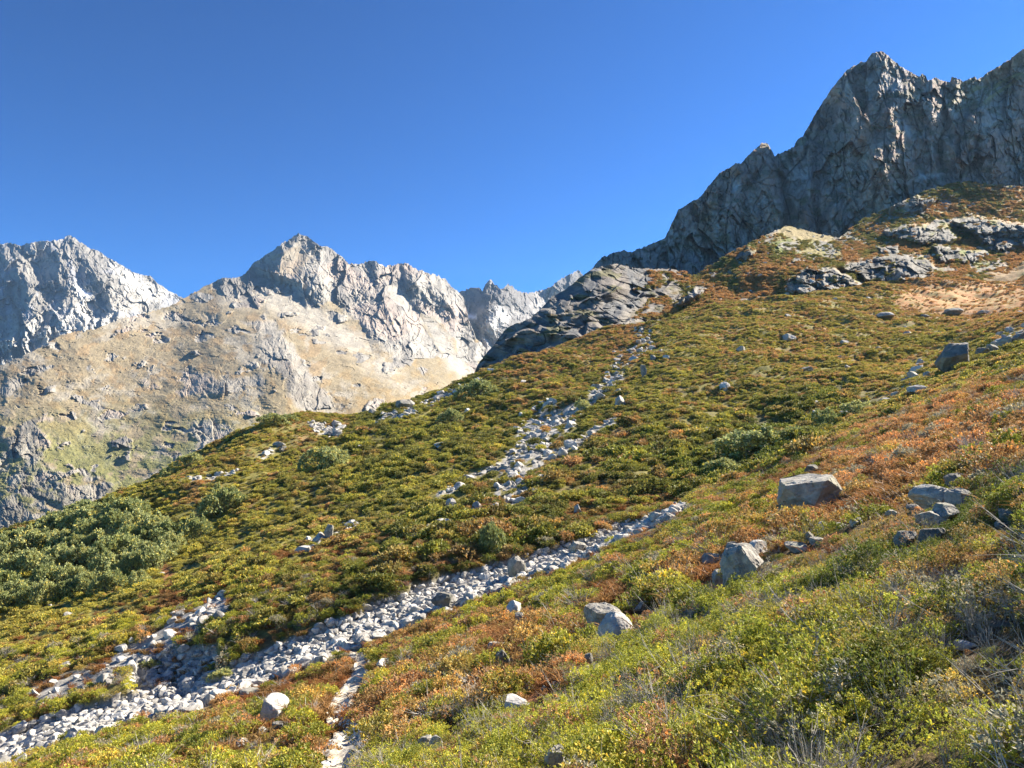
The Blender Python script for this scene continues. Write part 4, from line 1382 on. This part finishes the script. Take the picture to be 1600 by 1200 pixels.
ROCKS = [
    # px, foot y, w, h, label, variant
    (1278, 798, 98, 58, "largest pale boulder on the near slope, flat top lit and left face shaded", 8),
    (1271, 741, 20, 15, "small grey stone just behind the top of the largest pale boulder", 1),
    (1163, 925, 72, 68, "big grey dome-shaped boulder, largest of the rock pile in rust shrubs", 9),
    (1188, 872, 40, 26, "pale block leaning on the back of the big grey dome-shaped boulder", 2),
    (1115, 893, 32, 27, "dark-sided rounded boulder left of the big grey dome-shaped boulder", 5),
    (1146, 877, 22, 28, "upright narrow stone between the rounded boulder and the pale block", 4),
    (1104, 910, 22, 12, "low pale stone at the left foot of the grey boulder pile", 6),
    (1122, 915, 26, 22, "small half-hidden rock against the lower left side of the dome-shaped boulder", 7),
    (944, 985, 62, 36, "dark elongated boulder streaked with pale lichen above the lit slab", 5),
    (962, 1000, 56, 38, "pale tilted slab lying against the dark elongated boulder", 2),
    (1003, 958, 20, 16, "small round dark stone right of the elongated boulder pair", 3),
    (921, 1040, 15, 18, "small shaded stone below the elongated boulder pair", 1),
    (803, 958, 26, 17, "pale angular stone above the gap of rust grass, near the gully edge", 0),
    (812, 976, 18, 17, "grey stone just below the pale angular stone near the gully edge", 5),
    (776, 1016, 32, 12, "flat lichen-covered rock at the left end of the rust grass gap", 7),
    (783, 1044, 26, 26, "slanted pointed slab sticking out of the shrubs below the rust grass gap", 6),
    (807, 1106, 42, 13, "flat white slab at the foot of the rust hollow with small stones", 2),
    (823, 1083, 14, 17, "small white upright stone in the rust hollow", 4),
    (866, 1074, 14, 8, "tiny flat white stone at the right of the rust hollow", 0),
    (851, 1081, 10, 8, "tiny round stone in the middle of the rust hollow", 6),
    (661, 1173, 28, 20, "greenish grey stone, left of the touching pair at the bottom of the slope", 3),
    (682, 1173, 22, 20, "pale rounded stone, right of the touching pair at the bottom of the slope", 0),
    (870, 1204, 36, 34, "white pointed stone at the bottom edge in front of the grey twigs", 4),
    (424, 1124, 44, 33, "cream angular boulder with a crack, left of the footpath", 2),
    (432, 1141, 18, 11, "small dark-sided stone below the cracked cream boulder", 5),
    (434, 1162, 9, 7, "tiny white stone in the shrubs left of the footpath", 0),
    (598, 1046, 24, 15, "pale stone right of the top of the footpath", 6),
    (392, 1088, 44, 9, "long flat pale stone above the cracked cream boulder", 7),
    (376, 1172, 44, 10, "long flat slab in rust grass below the cracked cream boulder", 2),
    (408, 1150, 16, 10, "small pale stone at the right end of the long flat slab", 4),
    (1468, 795, 64, 36, "blocky pale boulder at the left end of the rock heap under the green shrubs", 0),
    (1496, 768, 36, 28, "dark blocky boulder topping the rock heap under the green shrubs", 5),
    (1505, 790, 42, 26, "pale jagged block at the right of the rock heap under the green shrubs", 2),
    (1460, 822, 50, 22, "low bright slab in the lower part of the rock heap", 6),
    (1486, 812, 34, 24, "tilted grey block in the middle of the rock heap", 3),
    (1460, 850, 44, 24, "shaded slab at the foot of the rock heap", 7),
    (1417, 860, 34, 28, "tilted pale stone standing alone left of the foot of the rock heap", 4),
    (1432, 800, 26, 12, "low grey slab left of the blocky pale boulder", 1),
    (1398, 806, 24, 9, "thin pale slab at the far left of the rock heap", 2),
    (1250, 862, 38, 13, "flat striped stone at the lower left of the small stone chain", 7),
    (1269, 846, 18, 14, "round pale stone in the small stone chain", 0),
    (1287, 834, 20, 18, "pale upright stone in the small stone chain", 6),
    (1278, 852, 22, 12, "dark wedge of rock under the round pale stone of the chain", 5),
    (1315, 827, 20, 10, "pink-tinged low stone near the right of the small stone chain", 2),
    (1336, 822, 14, 10, "narrow leaning stone at the right end of the small stone chain", 4),
    (1345, 818, 12, 9, "last small stone at the upper right end of the small stone chain", 0),
    (1080, 970, 38, 16, "low rock with a thin sunlit rim, half buried in green shrubs", 3),
    (1412, 756, 16, 8, "small grey stone lying in rust shrubs right of the largest pale boulder", 2),
    (1578, 812, 26, 16, "grey stone at the right edge below the green shrub bank", 6),
    (1566, 826, 22, 10, "low stone under the grey stone at the right edge", 1),
    (1512, 1015, 26, 12, "pale low stone showing through the dark green shrubs at the right", 2),
    (1572, 985, 34, 12, "low stone under shrubs at the right edge above the twig patch", 5),
    (1506, 572, 60, 40, "big dark upright boulder on the right skyline of the near slope", 3),
    (1484, 560, 16, 12, "small stone left of the big dark upright boulder", 5),
    (1538, 556, 24, 14, "first stone right of the big dark upright boulder", 1),
    (1556, 550, 20, 13, "grey stone second to the right of the big dark upright boulder", 7),
    (1576, 542, 26, 16, "angular grey stone third to the right of the big dark upright boulder", 5),
    (1596, 534, 26, 15, "grey stone at the picture edge in the row beside the big dark boulder", 3),
    (1436, 613, 26, 12, "pale flat stone on the rust strip left of the big dark boulder", 2),
    (1428, 592, 18, 12, "grey stone above the pale flat stone on the rust strip", 6),
    (1449, 590, 14, 10, "small stone just right of the grey stone above the rust strip", 0),
    (1385, 499, 28, 12, "pale broken stone below the orange meadow", 7),
    (1497, 491, 34, 11, "wide dark stone at the lower edge of the orange meadow", 5),
    (1448, 496, 14, 6, "small grey stone between the orange meadow's two larger stones", 3),
    (1540, 490, 24, 6, "pale flat stone right of the wide dark meadow stone", 2),
    (1233, 531, 22, 10, "pale stone alone on the golden upper slope", 0),
    (1160, 549, 16, 9, "small white-topped stone on the golden upper slope, left of the lone pale stone", 6),
    (1262, 582, 20, 9, "small broken stone low on the golden slope", 4),
    (970, 636, 20, 18, "bright white boulder casting a dark shadow beside the stone run", 2),
    (1006, 590, 11, 20, "tall pale standing stone above the bright white boulder", 4),
    (1041, 562, 12, 8, "pale stone right of the upper stone run", 0),
    (1022, 563, 12, 9, "grey stone at the right side of the upper stone run", 3),
    (514, 842, 15, 22, "upright dark grey stone at the head of a short stone patch on the left slope", 5),
    (480, 864, 11, 9, "round pale stone below the upright dark grey stone", 0),
    (704, 796, 18, 17, "pale triangular boulder left of the talus patch", 2),
    (849, 758, 11, 16, "white standing stone just right of the talus patch foot", 4),
    (903, 803, 13, 15, "white pointed stone near the gully head", 6),
    (586, 905, 13, 15, "grey stone among dark shrubs above the middle of the gully", 1),
    (633, 639, 34, 15, "dark rounded boulder on the distant crest beside the gravel strip", 5),
    (583, 647, 15, 9, "small dark boulder on the distant crest left of the rounded one", 3),
    (808, 906, 30, 34, "pointed grey boulder standing in the gully with its left side in shade", 1),
    (800, 880, 18, 14, "small pale block at the far bank behind the pointed gully boulder", 0),
    (903, 868, 30, 20, "large dark-sided block lying in the upper gully", 5),
    (1026, 815, 28, 14, "flat pale boulder at the upper end of the gully", 2),
    (985, 833, 22, 10, "grey wedge of rock near the upper end of the gully", 3),
    (693, 950, 34, 22, "dark sloping slab at the near edge of the gully", 5),
    (440, 706, 15, 9, "dark stone on the distant crest left of the gravel mound", 3),
    (415, 712, 14, 8, "bright pale stone on the distant crest left of the gravel mound", 0),
    (571, 674, 10, 7, "dark stone below the gravel mound on the crest", 5),
    (1313, 560, 8, 5, "tiny pale stone on the right part of the golden slope", 0),
    (1106, 674, 9, 7, "small pale stone in the dark shrubs at the middle of the slope", 2),
]
for i, (px, py, w, h, lab, v) in enumerate(ROCKS):
    if v < 8 and lab.split()[0] in ('white', 'pale', 'cream', 'bright') or 'white' in lab.split()[:3]:
        v = BIG_WHITE[i % 2]
    w, h = w * 1.0, h * 1.04
    put_boulder(px, py, w, h, lab, v, rot=0.0 if v in (8, 9) else (i * 2.399) % 6.28, tilt=-.28 if v == 8 else 0.0)

# ------------------------------------------------------------------ distribute plants and stones
def candidates(n, y0, y1, ulim=.86, power=2.0):
    """uniform in plan between two distances inside the view wedge (a bit wider)"""
    t = RNG.random(n)
    y = np.sqrt(y0 ** 2 + (y1 ** 2 - y0 ** 2) * t)
    u = (RNG.random(n) * 2 - 1) * ulim
    return u * y, y

def free_of_rocks(x, y, grow=1.0):
    ok = np.ones(len(x), bool)
    for rx, ry, rr in OCCUPIED:
        ok &= (x - rx) ** 2 + (y - ry) ** 2 > (rr * grow) ** 2
    return ok

def rots(n, tilt=.2):
    return np.stack([RNG.normal(size=n) * tilt, RNG.normal(size=n) * tilt - .15, RNG.random(n) * 6.283], 1)

near_meshes = [clump_mesh("shrub_clump", .21, .24, 150, 7, .019, .0095, 600 + i, 16) for i in range(5)]
near_meshes += [clump_mesh("sparse_clump", .20, .28, 90, 6, .018, .009, 620 + i, 40, bare=.35) for i in range(2)]
near_meshes += [twig_mesh("bare_twigs", .22, .34, 26, 640 + i) for i in range(2)]
PC_NEAR = proto_coll("near_clumps", near_meshes)
mid_meshes = [clump_mesh("shrub_clump", .36, .38, 190, 6, .046, .025, 700 + i, 10) for i in range(5)]
mid_meshes += [clump_mesh("sparse_clump", .36, .36, 80, 5, .055, .025, 720 + i, 40, bare=.3) for i in range(1)]
mid_meshes += [twig_mesh("bare_twigs", .36, .42, 40, 740, r=.006)]
PC_MID = proto_coll("mid_clumps", mid_meshes)
far_meshes = [clump_mesh("shrub_clump", .78, .62, 130, 5, .17, .11, 800 + i, 0) for i in range(6)]
PC_FAR = proto_coll("far_clumps", far_meshes)
PC_TUFT = proto_coll("grass_tufts", [tuft_mesh("tuft", .12, .20, 60, 900 + i) for i in range(3)] + [tuft_mesh("tuft_big", .3, .3, 90, 910 + i, .014) for i in range(3)])

def in_the_way(px, py, y, hp, rp, rel, path=False):
    """growth that would hide a rock or the path from the footpath side"""
    ty = py - hp
    bad = np.zeros(len(px), bool)
    for (bx, by, bw, bh, bd) in VIEWS:
        bad |= (y < bd) & (np.abs(px - bx) < bw * .5 + rp * .7) & (ty < by - rel * bh) & (py > by - bh * .6) & (py < by + 70)
    if not path:
        return bad
    bad[:] = False
    for q in np.linspace(0, 1, 60):
        i = q * (len(PATH) - 1)
        j = min(int(i), len(PATH) - 2)
        bx = PATH[j][0] + (PATH[j + 1][0] - PATH[j][0]) * (i - j); by = PATH[j][1] + (PATH[j + 1][1] - PATH[j][1]) * (i - j)
        bad |= (y > 11) & (np.abs(px - bx) < np.interp(by, [1020, 1200], [9, 20]) + rp * .6) & (ty < by) & (py > by - 3)
    return bad

def shrub_layer(name, coll, n, y0, y1, nvar, smin, smax, label, ulim=.86, extra=None, sink=.05, hgt=.35, lod=0):
    x, y = candidates(n, y0, y1, ulim)
    z = terrain_z(x, y)
    px, py = proj(x, y, z)
    g = gully_mask(px, py)
    s = scree_mask(px, py)
    om = orange_mask(px, py)
    mm = meadow_mask(px, py)
    bm = bank_mask(px, py)
    pm, _ = dpoly(px, py, PATH)
    pw = np.interp(py, [1020, 1200], [11, 24])
    gap = fbm(x / 1.1, y / 1.1, 0 * x, 2, 951) if lod < 2 else fbm(x / 5.0, y / 5.0, 0 * x, 3, 952)
    r = RNG.random(len(x))
    ok = (g < .6) & (r > g * 1.7) & (r > s * 1.4) & (r > om * .93) & (r > mm * .72) & (bm < .3) & (pm > pw)
    ok &= free_of_rocks(x, y)
    ok &= (r > sstep(.25, .5, gap) * (.35, .7, .5)[lod])
    if lod == 2:
        ok &= y < 400
    # low growth only, where taller shrubs would have buried the rocks, the path and the open gaps
    sc = smin + (smax - smin) * RNG.random(len(x)) ** 1.6
    sc = sc * np.clip(1 - gap * .9, .6, 1.3)
    if lod == 2:
        sc = sc * (.85 + .8 * sstep(.2, .6, fields(px, py)[..., 1]) * (RNG.random(len(x)) < .3))
    hp = hgt * sc * FPX / y
    ty = py - hp
    rp = hp * .9
    rel = (.45, .2, .2)[lod]
    ok &= ~in_the_way(px, py, y, hp, rp, rel, True)
    low = in_the_way(px, py, y, hp, rp, rel)
    sc = np.where(low, sc * (.25 + .2 * RNG.random(len(x))), sc)
    ok &= ~((orange_mask(px, py - hp * .7) > .4) & (r < .85))
    ok &= ~((gully_mask(px, py - hp * .8) > .5) & (r < .9))
    if lod == 2:
        ok &= ~((scree_mask(px, py - hp * .7) > .4) & (r < .8))
    x, y, z, px, py, gap, sc = (a[ok] for a in (x, y, z, px, py, gap, sc))
    m = len(x)
    t = veg_color(px, py, x, y, r=RNG.random((3, m)))
    t = t * (0.75 + .5 * RNG.random((m, 1))) * (1.27, 1.15, 1.0)[lod]
    if lod < 2:      # single rust, straw and grey plants scattered through the green
        odd = RNG.random(m)
        t = np.where((odd < .045)[:, None], C(.44, .26, .12), t)
        t = np.where(((odd > .045) & (odd < .10))[:, None], C(.36, .34, .24), t)
    if lod == 2:
        t = lerp3(t, np.broadcast_to(C(.38, .28, .11), t.shape), np.clip(.42 * (1 - fields(px, py)[..., 1] * 1.15), 0, 1)) * 1.2
    scl = np.stack([sc, sc, sc * (.8 + .4 * RNG.random(m))], 1)
    nn = nvar[0]
    idx = RNG.integers(0, nn, m)
    if len(nvar) > 1:
        clus = fbm(x / .9, y / .9, 0 * x + 4, 2, 961)
        sp = RNG.random(m) < .06 + sstep(.02, .38, clus) * .75
        idx = np.where(sp, nn + RNG.integers(0, nvar[1], m), idx)
    P = np.stack([x, y, z - sink * sc], 1)
    return scatter(name, coll, P, rots(m, .15), scl, idx, t, label, "shrubs")

shrub_layer("shrub_carpet_near", PC_NEAR, 7000, 2.9, 13, (5, 4), .7, 1.3, "carpet of low leathery-leaved shrubs with yellow-green, dark and rust leaves and bare grey twigs in the foreground", ulim=.95, hgt=.26, lod=0)
shrub_layer("shrub_carpet", PC_MID, 17000, 11.5, 60, (5, 2), .65, 1.4, "low shrub cover of the near slope, olive green mixed with rust", ulim=.88, hgt=.42, lod=1)
shrub_layer("shrub_cover", PC_FAR, 150000, 50, 285, (6,), .32, .85, "dense low shrub cover of the slope beyond the gully", ulim=.84, hgt=.45, lod=2, sink=.12)

def surround():
    """the same shrubs round the viewpoint, outside the picture's foot"""
    n = 5200
    x = RNG.uniform(-6, 9, n); y = RNG.uniform(-5, 7, n)
    z = terrain_z(x, y)
    px, py = proj(x, y, z)
    top = py - .45 * FPX / np.maximum(y, .3)
    seen = (y > .4) & (px > -120) & (px < 1720) & (top < 1210)
    wedge = (y > 2.9) & (np.abs(x) < .95 * y)
    ok = ~seen & ~wedge & (np.hypot(x, y) > .7)
    x, y, z = x[ok], y[ok], z[ok]
    m = len(x)
    t = veg_color(np.full(m, 1450.0), np.full(m, 1120.0), x, y, r=RNG.random((3, m))) * 1.3
    sc = .7 + .6 * RNG.random(m)
    scatter("shrub_carpet_surround", PC_NEAR, np.stack([x, y, z - .03], 1), rots(m, .15), np.stack([sc] * 3, 1), RNG.integers(0, 9, m), t, "low shrubs continuing round the viewpoint beside the foreground carpet", "shrubs")
surround()

# dry grass
def grass_layer():
    x, y = candidates(26000, 2, 70)
    z = terrain_z(x, y)
    px, py = proj(x, y, z)
    om = orange_mask(px, py)
    g = gully_mask(px, py)
    f = fields(px, py)
    pm, _ = dpoly(px, py, PATH)
    r = RNG.random(len(x))
    ok = (g < .2) & (pm > np.interp(py, [1020, 1200], [11, 22])) & (r < np.clip(om + .12 + .25 * f[..., 0], 0, 1)) & free_of_rocks(x, y, .9) & ~in_the_way(px, py, y, .10 * FPX / y, .12 * FPX / y, .2, True) & (y > 7)
    x, y, z, px, py, om = (a[ok] for a in (x, y, z, px, py, om))
    m = len(x)
    a = RNG.random((m, 1))
    t = C(.32, .13, .045) * a + C(.30, .19, .07) * (1 - a)
    t = t * (.7 + .5 * RNG.random((m, 1)))
    sc = .7 + .6 * RNG.random(m)
    idx = np.where(y > 16, 3, 0) + RNG.integers(0, 3, m)
    scatter("dry_grass", PC_TUFT, np.stack([x, y, z], 1), rots(m, .1), np.stack([sc] * 3, 1), idx, t, "rust and straw coloured dry grass in the gaps between the shrubs", "grass")
grass_layer()

def dress():
    """shrub clumps on the shoulder and the slabs beyond"""
    Ps, Ts, Ss = [], [], []
    for (PX, PY, X, Y, Z, NZ, fx, fy, fz), n, kind in ((SHOULDER, 30000, 0), (SLABSIDE, 9000, 1)):
        r, c = X.shape
        i = RNG.integers(2, r - 1, n); j = RNG.integers(0, c, n)
        px, py = PX[i, j], PY[i, j]
        a, b, d = fx[i, j], fy[i, j], fz[i, j]
        nn = fbm(a / 12, b, d / 7, 4, 1201)
        if kind == 0:
            rk = np.clip(slabmask(px, py) + sstep(.22, .4, fbm(a / 9, b, d / 5, 4, 131)) * .9, 0, 1)
            straw = region(px, py, [(1205, 362), (1230, 352), (1260, 358), (1318, 370), (1290, 380), (1240, 372)], 6)
            ok = (RNG.random(n) > rk * .97) & (nn > -.45) & (straw < .4)
        else:
            ok = (px > 990 + nn * 80) & (nn > -.1) & (py > 425)
        i, j, nn = i[ok], j[ok], nn[ok]
        m = len(i)
        t = lerp3(np.broadcast_to(C(.24, .235, .06), (m, 3)), np.broadcast_to(C(.48, .29, .12), (m, 3)), sstep(-.25, .35, nn + RNG.normal(size=m) * .22))
        Ps.append(np.stack([X[i, j], Y[i, j], Z[i, j] - .2], 1)); Ts.append(t); Ss.append(.7 + .9 * RNG.random(m) ** 2)
    P = np.concatenate(Ps); t = np.concatenate(Ts); s = np.concatenate(Ss)
    scatter("hillside_shrubs", PC_FAR, P, rots(len(P), .15), np.stack([s] * 3, 1), RNG.integers(0, 6, len(P)), t, "scattered low shrubs between the outcrops of the rocky hillside", "shrubs")
dress()

# stones: scree runs and gully
PC_ST = proto_coll("scree_stones", SMALL)

def stones():
    N_ = 90000
    x, y = candidates(N_, 34, 240, .84)
    z = terrain_z(x, y)
    px, py = proj(x, y, z)
    s = scree_mask(px, py)
    r = RNG.random(N_)
    dens = np.clip(s, 0, 1) ** 1.3 * .8
    bg = .0045
    ok = (r < np.maximum(dens, bg * (fbm(x / 14, y / 14, 0 * x, 2, 981) > 0))) & (gully_mask(px, py) < .3) & (meadow_mask(px, py) < .5)
    x1, y1, z1, s1 = x[ok], y[ok], z[ok], s[ok]
    # the gully, denser
    x, y = candidates(190000, 34, 66, .84)
    z = terrain_z(x, y)
    px, py = proj(x, y, z)
    g = gully_mask(px, py)
    r = RNG.random(len(x))
    okg = r < g ** 2 * .9 + .45 * bank_mask(px, py)
    x2, y2, z2 = x[okg], y[okg], z[okg]
    sz1 = (.16 + .42 * RNG.random(len(x1)) ** 2.2) * np.interp(y1, [40, 120], [.8, 1.35])
    sz1 = np.where(s1 < .6, sz1 * 1.5, sz1)
    sz2 = .05 + .40 * RNG.random(len(x2)) ** 3.8
    X = np.concatenate([x1, x2]); Y = np.concatenate([y1, y2]); Z = np.concatenate([z1, z2]); S = np.concatenate([sz1, sz2])
    ing = np.concatenate([np.zeros(len(x1), bool), np.ones(len(x2), bool)])
    P = np.stack([X, Y, Z + S * .15], 1)
    fr = free_of_rocks(X, Y, .8)
    P, S, ing = P[fr], S[fr], ing[fr]
    px, py = proj(P[:, 0], P[:, 1], P[:, 2])
    vis = (px > 5) & (px < 1595) & (py > 5) & (py < 1195)
    app = np.where(vis, S / P[:, 1], 0)
    order = np.argsort(-app)
    top = order[:300]
    rest = order[300:]
    protos = []
    n_in = 0
    for k, i in enumerate(top):
        o = bpy.data.objects.new("stone", SMALL[k % len(SMALL)])
        o.location = P[i]
        o.rotation_euler = (random.gauss(0, .35), random.gauss(0, .35), random.random() * 6.28)
        s_ = S[i] * 1.15
        o.scale = (s_, s_, s_ * random.uniform(.8, 1.1))
        COL.objects.link(o)
        if ing[i]:
            tag(o, "pale angular stone among the jumble of stones filling the gully", "stone", "stones of the gully bed")
        else:
            tag(o, "pale stone in one of the loose stone runs on the slope beyond the gully", "stone", "stones of the scree runs")
    P, S = P[rest], S[rest]
    m = len(P)
    rt = np.stack([RNG.normal(size=m) * .4, RNG.normal(size=m) * .4, RNG.random(m) * 6.28], 1)
    scatter("scree", PC_ST, P, rt, np.stack([S, S, S * (.75 + .4 * RNG.random(m))], 1), RNG.integers(0, len(SMALL), m), np.ones((m, 3)) * .4, "countless loose pale stones of the gully bed and the scree runs", "scree")
    print('scree', m, flush=True)
stones()

def hillside_stones():
    PX, PY, X, Y, Z, NZ, fx, fy, fz = SHOULDER
    r, c = X.shape
    n = 9000
    i = RNG.integers(2, r - 1, n); j = RNG.integers(0, c, n)
    px, py = PX[i, j], PY[i, j]
    tal = region(*warp(px, py, 1.5, 20, 146), [(1320, 372), (1345, 345), (1400, 318), (1480, 300), (1500, 312), (1430, 345), (1370, 375), (1300, 400), (1250, 402), (1270, 385)], 9)
    cl = fbm(px / 22, py / 14, 0 * px, 3, 1301)
    ok = RNG.random(n) < np.maximum(tal * .8, .03 + .30 * sstep(.1, .45, cl))
    i, j, tal = i[ok], j[ok], tal[ok]
    m = len(i)
    s = (.35 + 1.1 * RNG.random(m) ** 3.5) * np.where(tal > .4, .8, 1.1)
    P = np.stack([X[i, j], Y[i, j], Z[i, j] + s * .1], 1)
    rt = np.stack([RNG.normal(size=m) * .4, RNG.normal(size=m) * .4, RNG.random(m) * 6.28], 1)
    scatter("hillside_scree", PC_ST, P, rt, np.stack([s, s, s * .8], 1), RNG.integers(0, len(SMALL), m), np.ones((m, 3)) * .4, "loose blocks strewn over the rocky hillside below the cliff", "scree")
hillside_stones()

# path: worn strip of earth and flat stones laid in its trench
def build_path():
    pts = []
    n = 90
    tt = np.linspace(0, 1, n)
    pl = np.array(PATH, float)
    seg = np.concatenate([[0], np.cumsum(np.hypot(*np.diff(pl, axis=0).T))]); seg /= seg[-1]
    pxs = np.interp(tt, seg, pl[:, 0]); pys = np.interp(tt, seg, pl[:, 1])
    for a, b in zip(pxs, pys):
        p = hit(a, b)
        if p: pts.append(p[:2])
    P = np.array(pts)
    for _ in range(3):
        P[1:-1] = (P[:-2] + P[1:-1] * 2 + P[2:]) / 4
    d = np.gradient(P, axis=0); d /= np.linalg.norm(d, axis=1, keepdims=True) + 1e-9
    nrm = np.stack([-d[:, 1], d[:, 0]], 1)
    nc = 9
    w = .40 + .12 * pnoise(P[:, 0], P[:, 1], 0 * P[:, 0], 5)
    ks = np.linspace(-1, 1, nc)
    X = P[:, None, 0] + nrm[:, None, 0] * ks[None] * w[:, None]
    Y = P[:, None, 1] + nrm[:, None, 1] * ks[None] * w[:, None]
    Z = terrain_z(X, Y) + .10 + fbm(X * 4, Y * 4, 0 * X, 3, 8) * .03 - np.abs(ks)[None] ** 3 * .06
    c = np.zeros(X.shape + (3,)) + C(.55, .49, .39)
    c = blend(c, (.38, .31, .23), sstep(0, .4, fbm(X * 3, Y * 3, 0 * X, 3, 9)))
    me = mesh_np("path", np.stack([X, Y, Z], -1).reshape(-1, 3), grid_faces(len(P), nc), True, (ground_mat("trodden earth", 9.0, .8, .03, var=.4, two=7.0),), {'alb': ('FLOAT_COLOR', c.reshape(-1, 3))})
    o = bpy.data.objects.new("path", me)
    COL.objects.link(o)
    tag(o, kind='structure')
    # flat stones set in the path
    for k in range(46):
        i = random.randrange(len(P))
        q = P[i] + nrm[i] * random.uniform(-.8, .8) * w[i]
        s = random.uniform(.06, .16)
        o = bpy.data.objects.new("path_stone", SMALL[k % len(SMALL)])
        o.location = (q[0], q[1], float(terrain_z(np.array([q[0]]), np.array([q[1]]))[0]) + .09)
        o.scale = (s, s, s * .5)
        o.rotation_euler = (0, 0, random.random() * 6.28)
        COL.objects.link(o)
        tag(o, "flat pale stone set in the worn footpath", "stone", "stones of the footpath")
build_path()

# ------------------------------------------------------------------ alder bushes
def alder_proto(seed, R=1.0, Ht=1.0, nros=520):
    crown = clump_mesh("crown", R, Ht, nros, 7, .13, .08, seed, 0, up=.4, mats=(M_ALDER,))
    rng = np.random.default_rng(seed)
    paths = []
    for k in range(9):
        a = rng.random() * 6.28; l = .3 + .5 * rng.random()
        e = np.array([math.cos(a) * R * l, math.sin(a) * R * l, Ht * (.6 + .25 * rng.random())])
        b = np.array([math.cos(a) * .08, math.sin(a) * .08, -.1])
        paths.append(([b, (b + e) / 2 + rng.normal(size=3) * .07, e], .035))
    V, Fc = tubes(paths, .03, 5)
    return crown, mesh_np("stems", V, Fc, True, (M_BARK,))
ALD = [alder_proto(1000 + i) for i in range(5)]

def put_bush(px, py, w, h, label, group=None, k=0, name="alder_bush", cat="bush"):
    p = hit(px, py)
    if p is None: 
        print("no ground", label); return
    x, y, z = p
    e = bpy.data.objects.new(name, None)
    e.location = (x, y, z - .05)
    e.rotation_euler = (0, 0, random.random() * 6.28)
    m = w / FPX * y / 2.3
    e.scale = (m, m, h / FPX * y)
    COL.objects.link(e)
    tag(e, label, cat, group)
    for nm, me in zip(("crown", "stems"), ALD[k % len(ALD)]):
        o = bpy.data.objects.new(nm, me)
        o.parent = e
        COL.objects.link(o)

BUSHES = [
    (510, 732, 74, 30, "grey-green rounded bush alone in the middle of the left slope, long shadow to its left"),
    (768, 868, 46, 44, "tall grey-green bush standing just above the gully"),
    (748, 622, 60, 24, "dark green bush below the gravel strip on the crest"),
    (350, 800, 60, 34, "dark green bush at the right end of the alder thicket"),
    (425, 664, 44, 16, "grey-green bush on the distant crest left of the gravel mound"),
    (448, 660, 30, 12, "small olive bush on the crest between the grey-green bush and the gravel mound"),
    (300, 728, 40, 18, "olive bush on the skyline left of the pale gravel ledge"),
    (262, 745, 30, 12, "low olive bush on the skyline left of the larger olive one"),
    (1180, 712, 110, 36, "widest dark green bush mass under the near slope's edge"),
    (1290, 668, 46, 26, "dark green rounded bush right of the widest dark bush mass"),
    (1240, 690, 44, 22, "dark green bush squeezed between the two larger dark bushes"),
    (1130, 740, 50, 22, "dark low bush left of the widest dark bush mass"),
    (1340, 650, 60, 20, "low dark bush at the right end of the dark bush row"),
    (910, 640, 30, 14, "small dark bush left of the bright white boulder"),
    (640, 1010, 40, 12, "olive bush on the rim of the near slope above the footpath"),
    (350, 1062, 40, 16, "round yellow-green bush between the bare bank and the gully"),
    (235, 1042, 34, 12, "brown-green bush on top of the bare shaded bank"),
    (705, 660, 36, 18, "green bush on the middle slope right of the crest's dark boulders"),
]
for k, (px, py, w, h, lab) in enumerate(BUSHES):
    put_bush(px, py, w, h, lab, None, k)
# the thicket on the left
rt = random.Random(8)
thick = []
for row, (y0, x0, x1) in enumerate([(806, 40, 230), (824, -20, 270), (842, -30, 330), (862, -30, 300), (884, -30, 270), (906, -30, 235), (790, 90, 200)]):
    xx = x0
    pos = 0
    while xx < x1:
        thick.append((xx + rt.uniform(-6, 6), y0 + 40 - (xx + 30) * .12 + rt.uniform(-5, 5) + (xx < 100) * 8, row, pos))
        pos += 1
        xx += rt.uniform(27, 46)
ROWN = ["second", "third", "fourth", "fifth", "sixth", "lowest", "topmost"]
ORD = ["first", "second", "third", "fourth", "fifth", "sixth", "seventh", "eighth", "ninth", "tenth", "eleventh", "twelfth", "thirteenth", "fourteenth", "fifteenth"]
for k, (a, b, row, pos) in enumerate(thick):
    put_bush(a, b, rt.uniform(34, 60), rt.uniform(20, 34), "grey-green alder bush, %s from the left in the %s row of the left thicket" % (ORD[pos], ROWN[row]), "alder bushes of the left thicket", k)

# ------------------------------------------------------------------ haze
def haze():
    m = bpy.data.materials.new("haze")
    m.use_nodes = True
    nt = m.node_tree
    for n in list(nt.nodes): nt.nodes.remove(n)
    out = nt.nodes.new("ShaderNodeOutputMaterial")
    v = nt.nodes.new("ShaderNodeVolumePrincipled")
    v.inputs['Color'].default_value = (.38, .64, 1.0, 1)
    v.inputs['Density'].default_value = 3.6e-5
    v.inputs['Anisotropy'].default_value = 0.2
    nt.links.new(v.outputs[0], out.inputs['Volume'])
    x0, x1, y0, y1, z0, z1 = -3400, 3400, -900, 5400, -560, 1300
    V = np.array([(x, y, z) for z in (z0, z1) for y in (y0, y1) for x in (x0, x1)], float)
    Fc = np.array([(0, 2, 3, 1), (4, 5, 7, 6), (0, 1, 5, 4), (2, 6, 7, 3), (0, 4, 6, 2), (1, 3, 7, 5)])
    me = mesh_np("haze", V, Fc, False, (m,))
    o = bpy.data.objects.new("haze", me)
    COL.objects.link(o)
    tag(o, "thin blue air over the valley", "haze", kind='stuff')
haze()
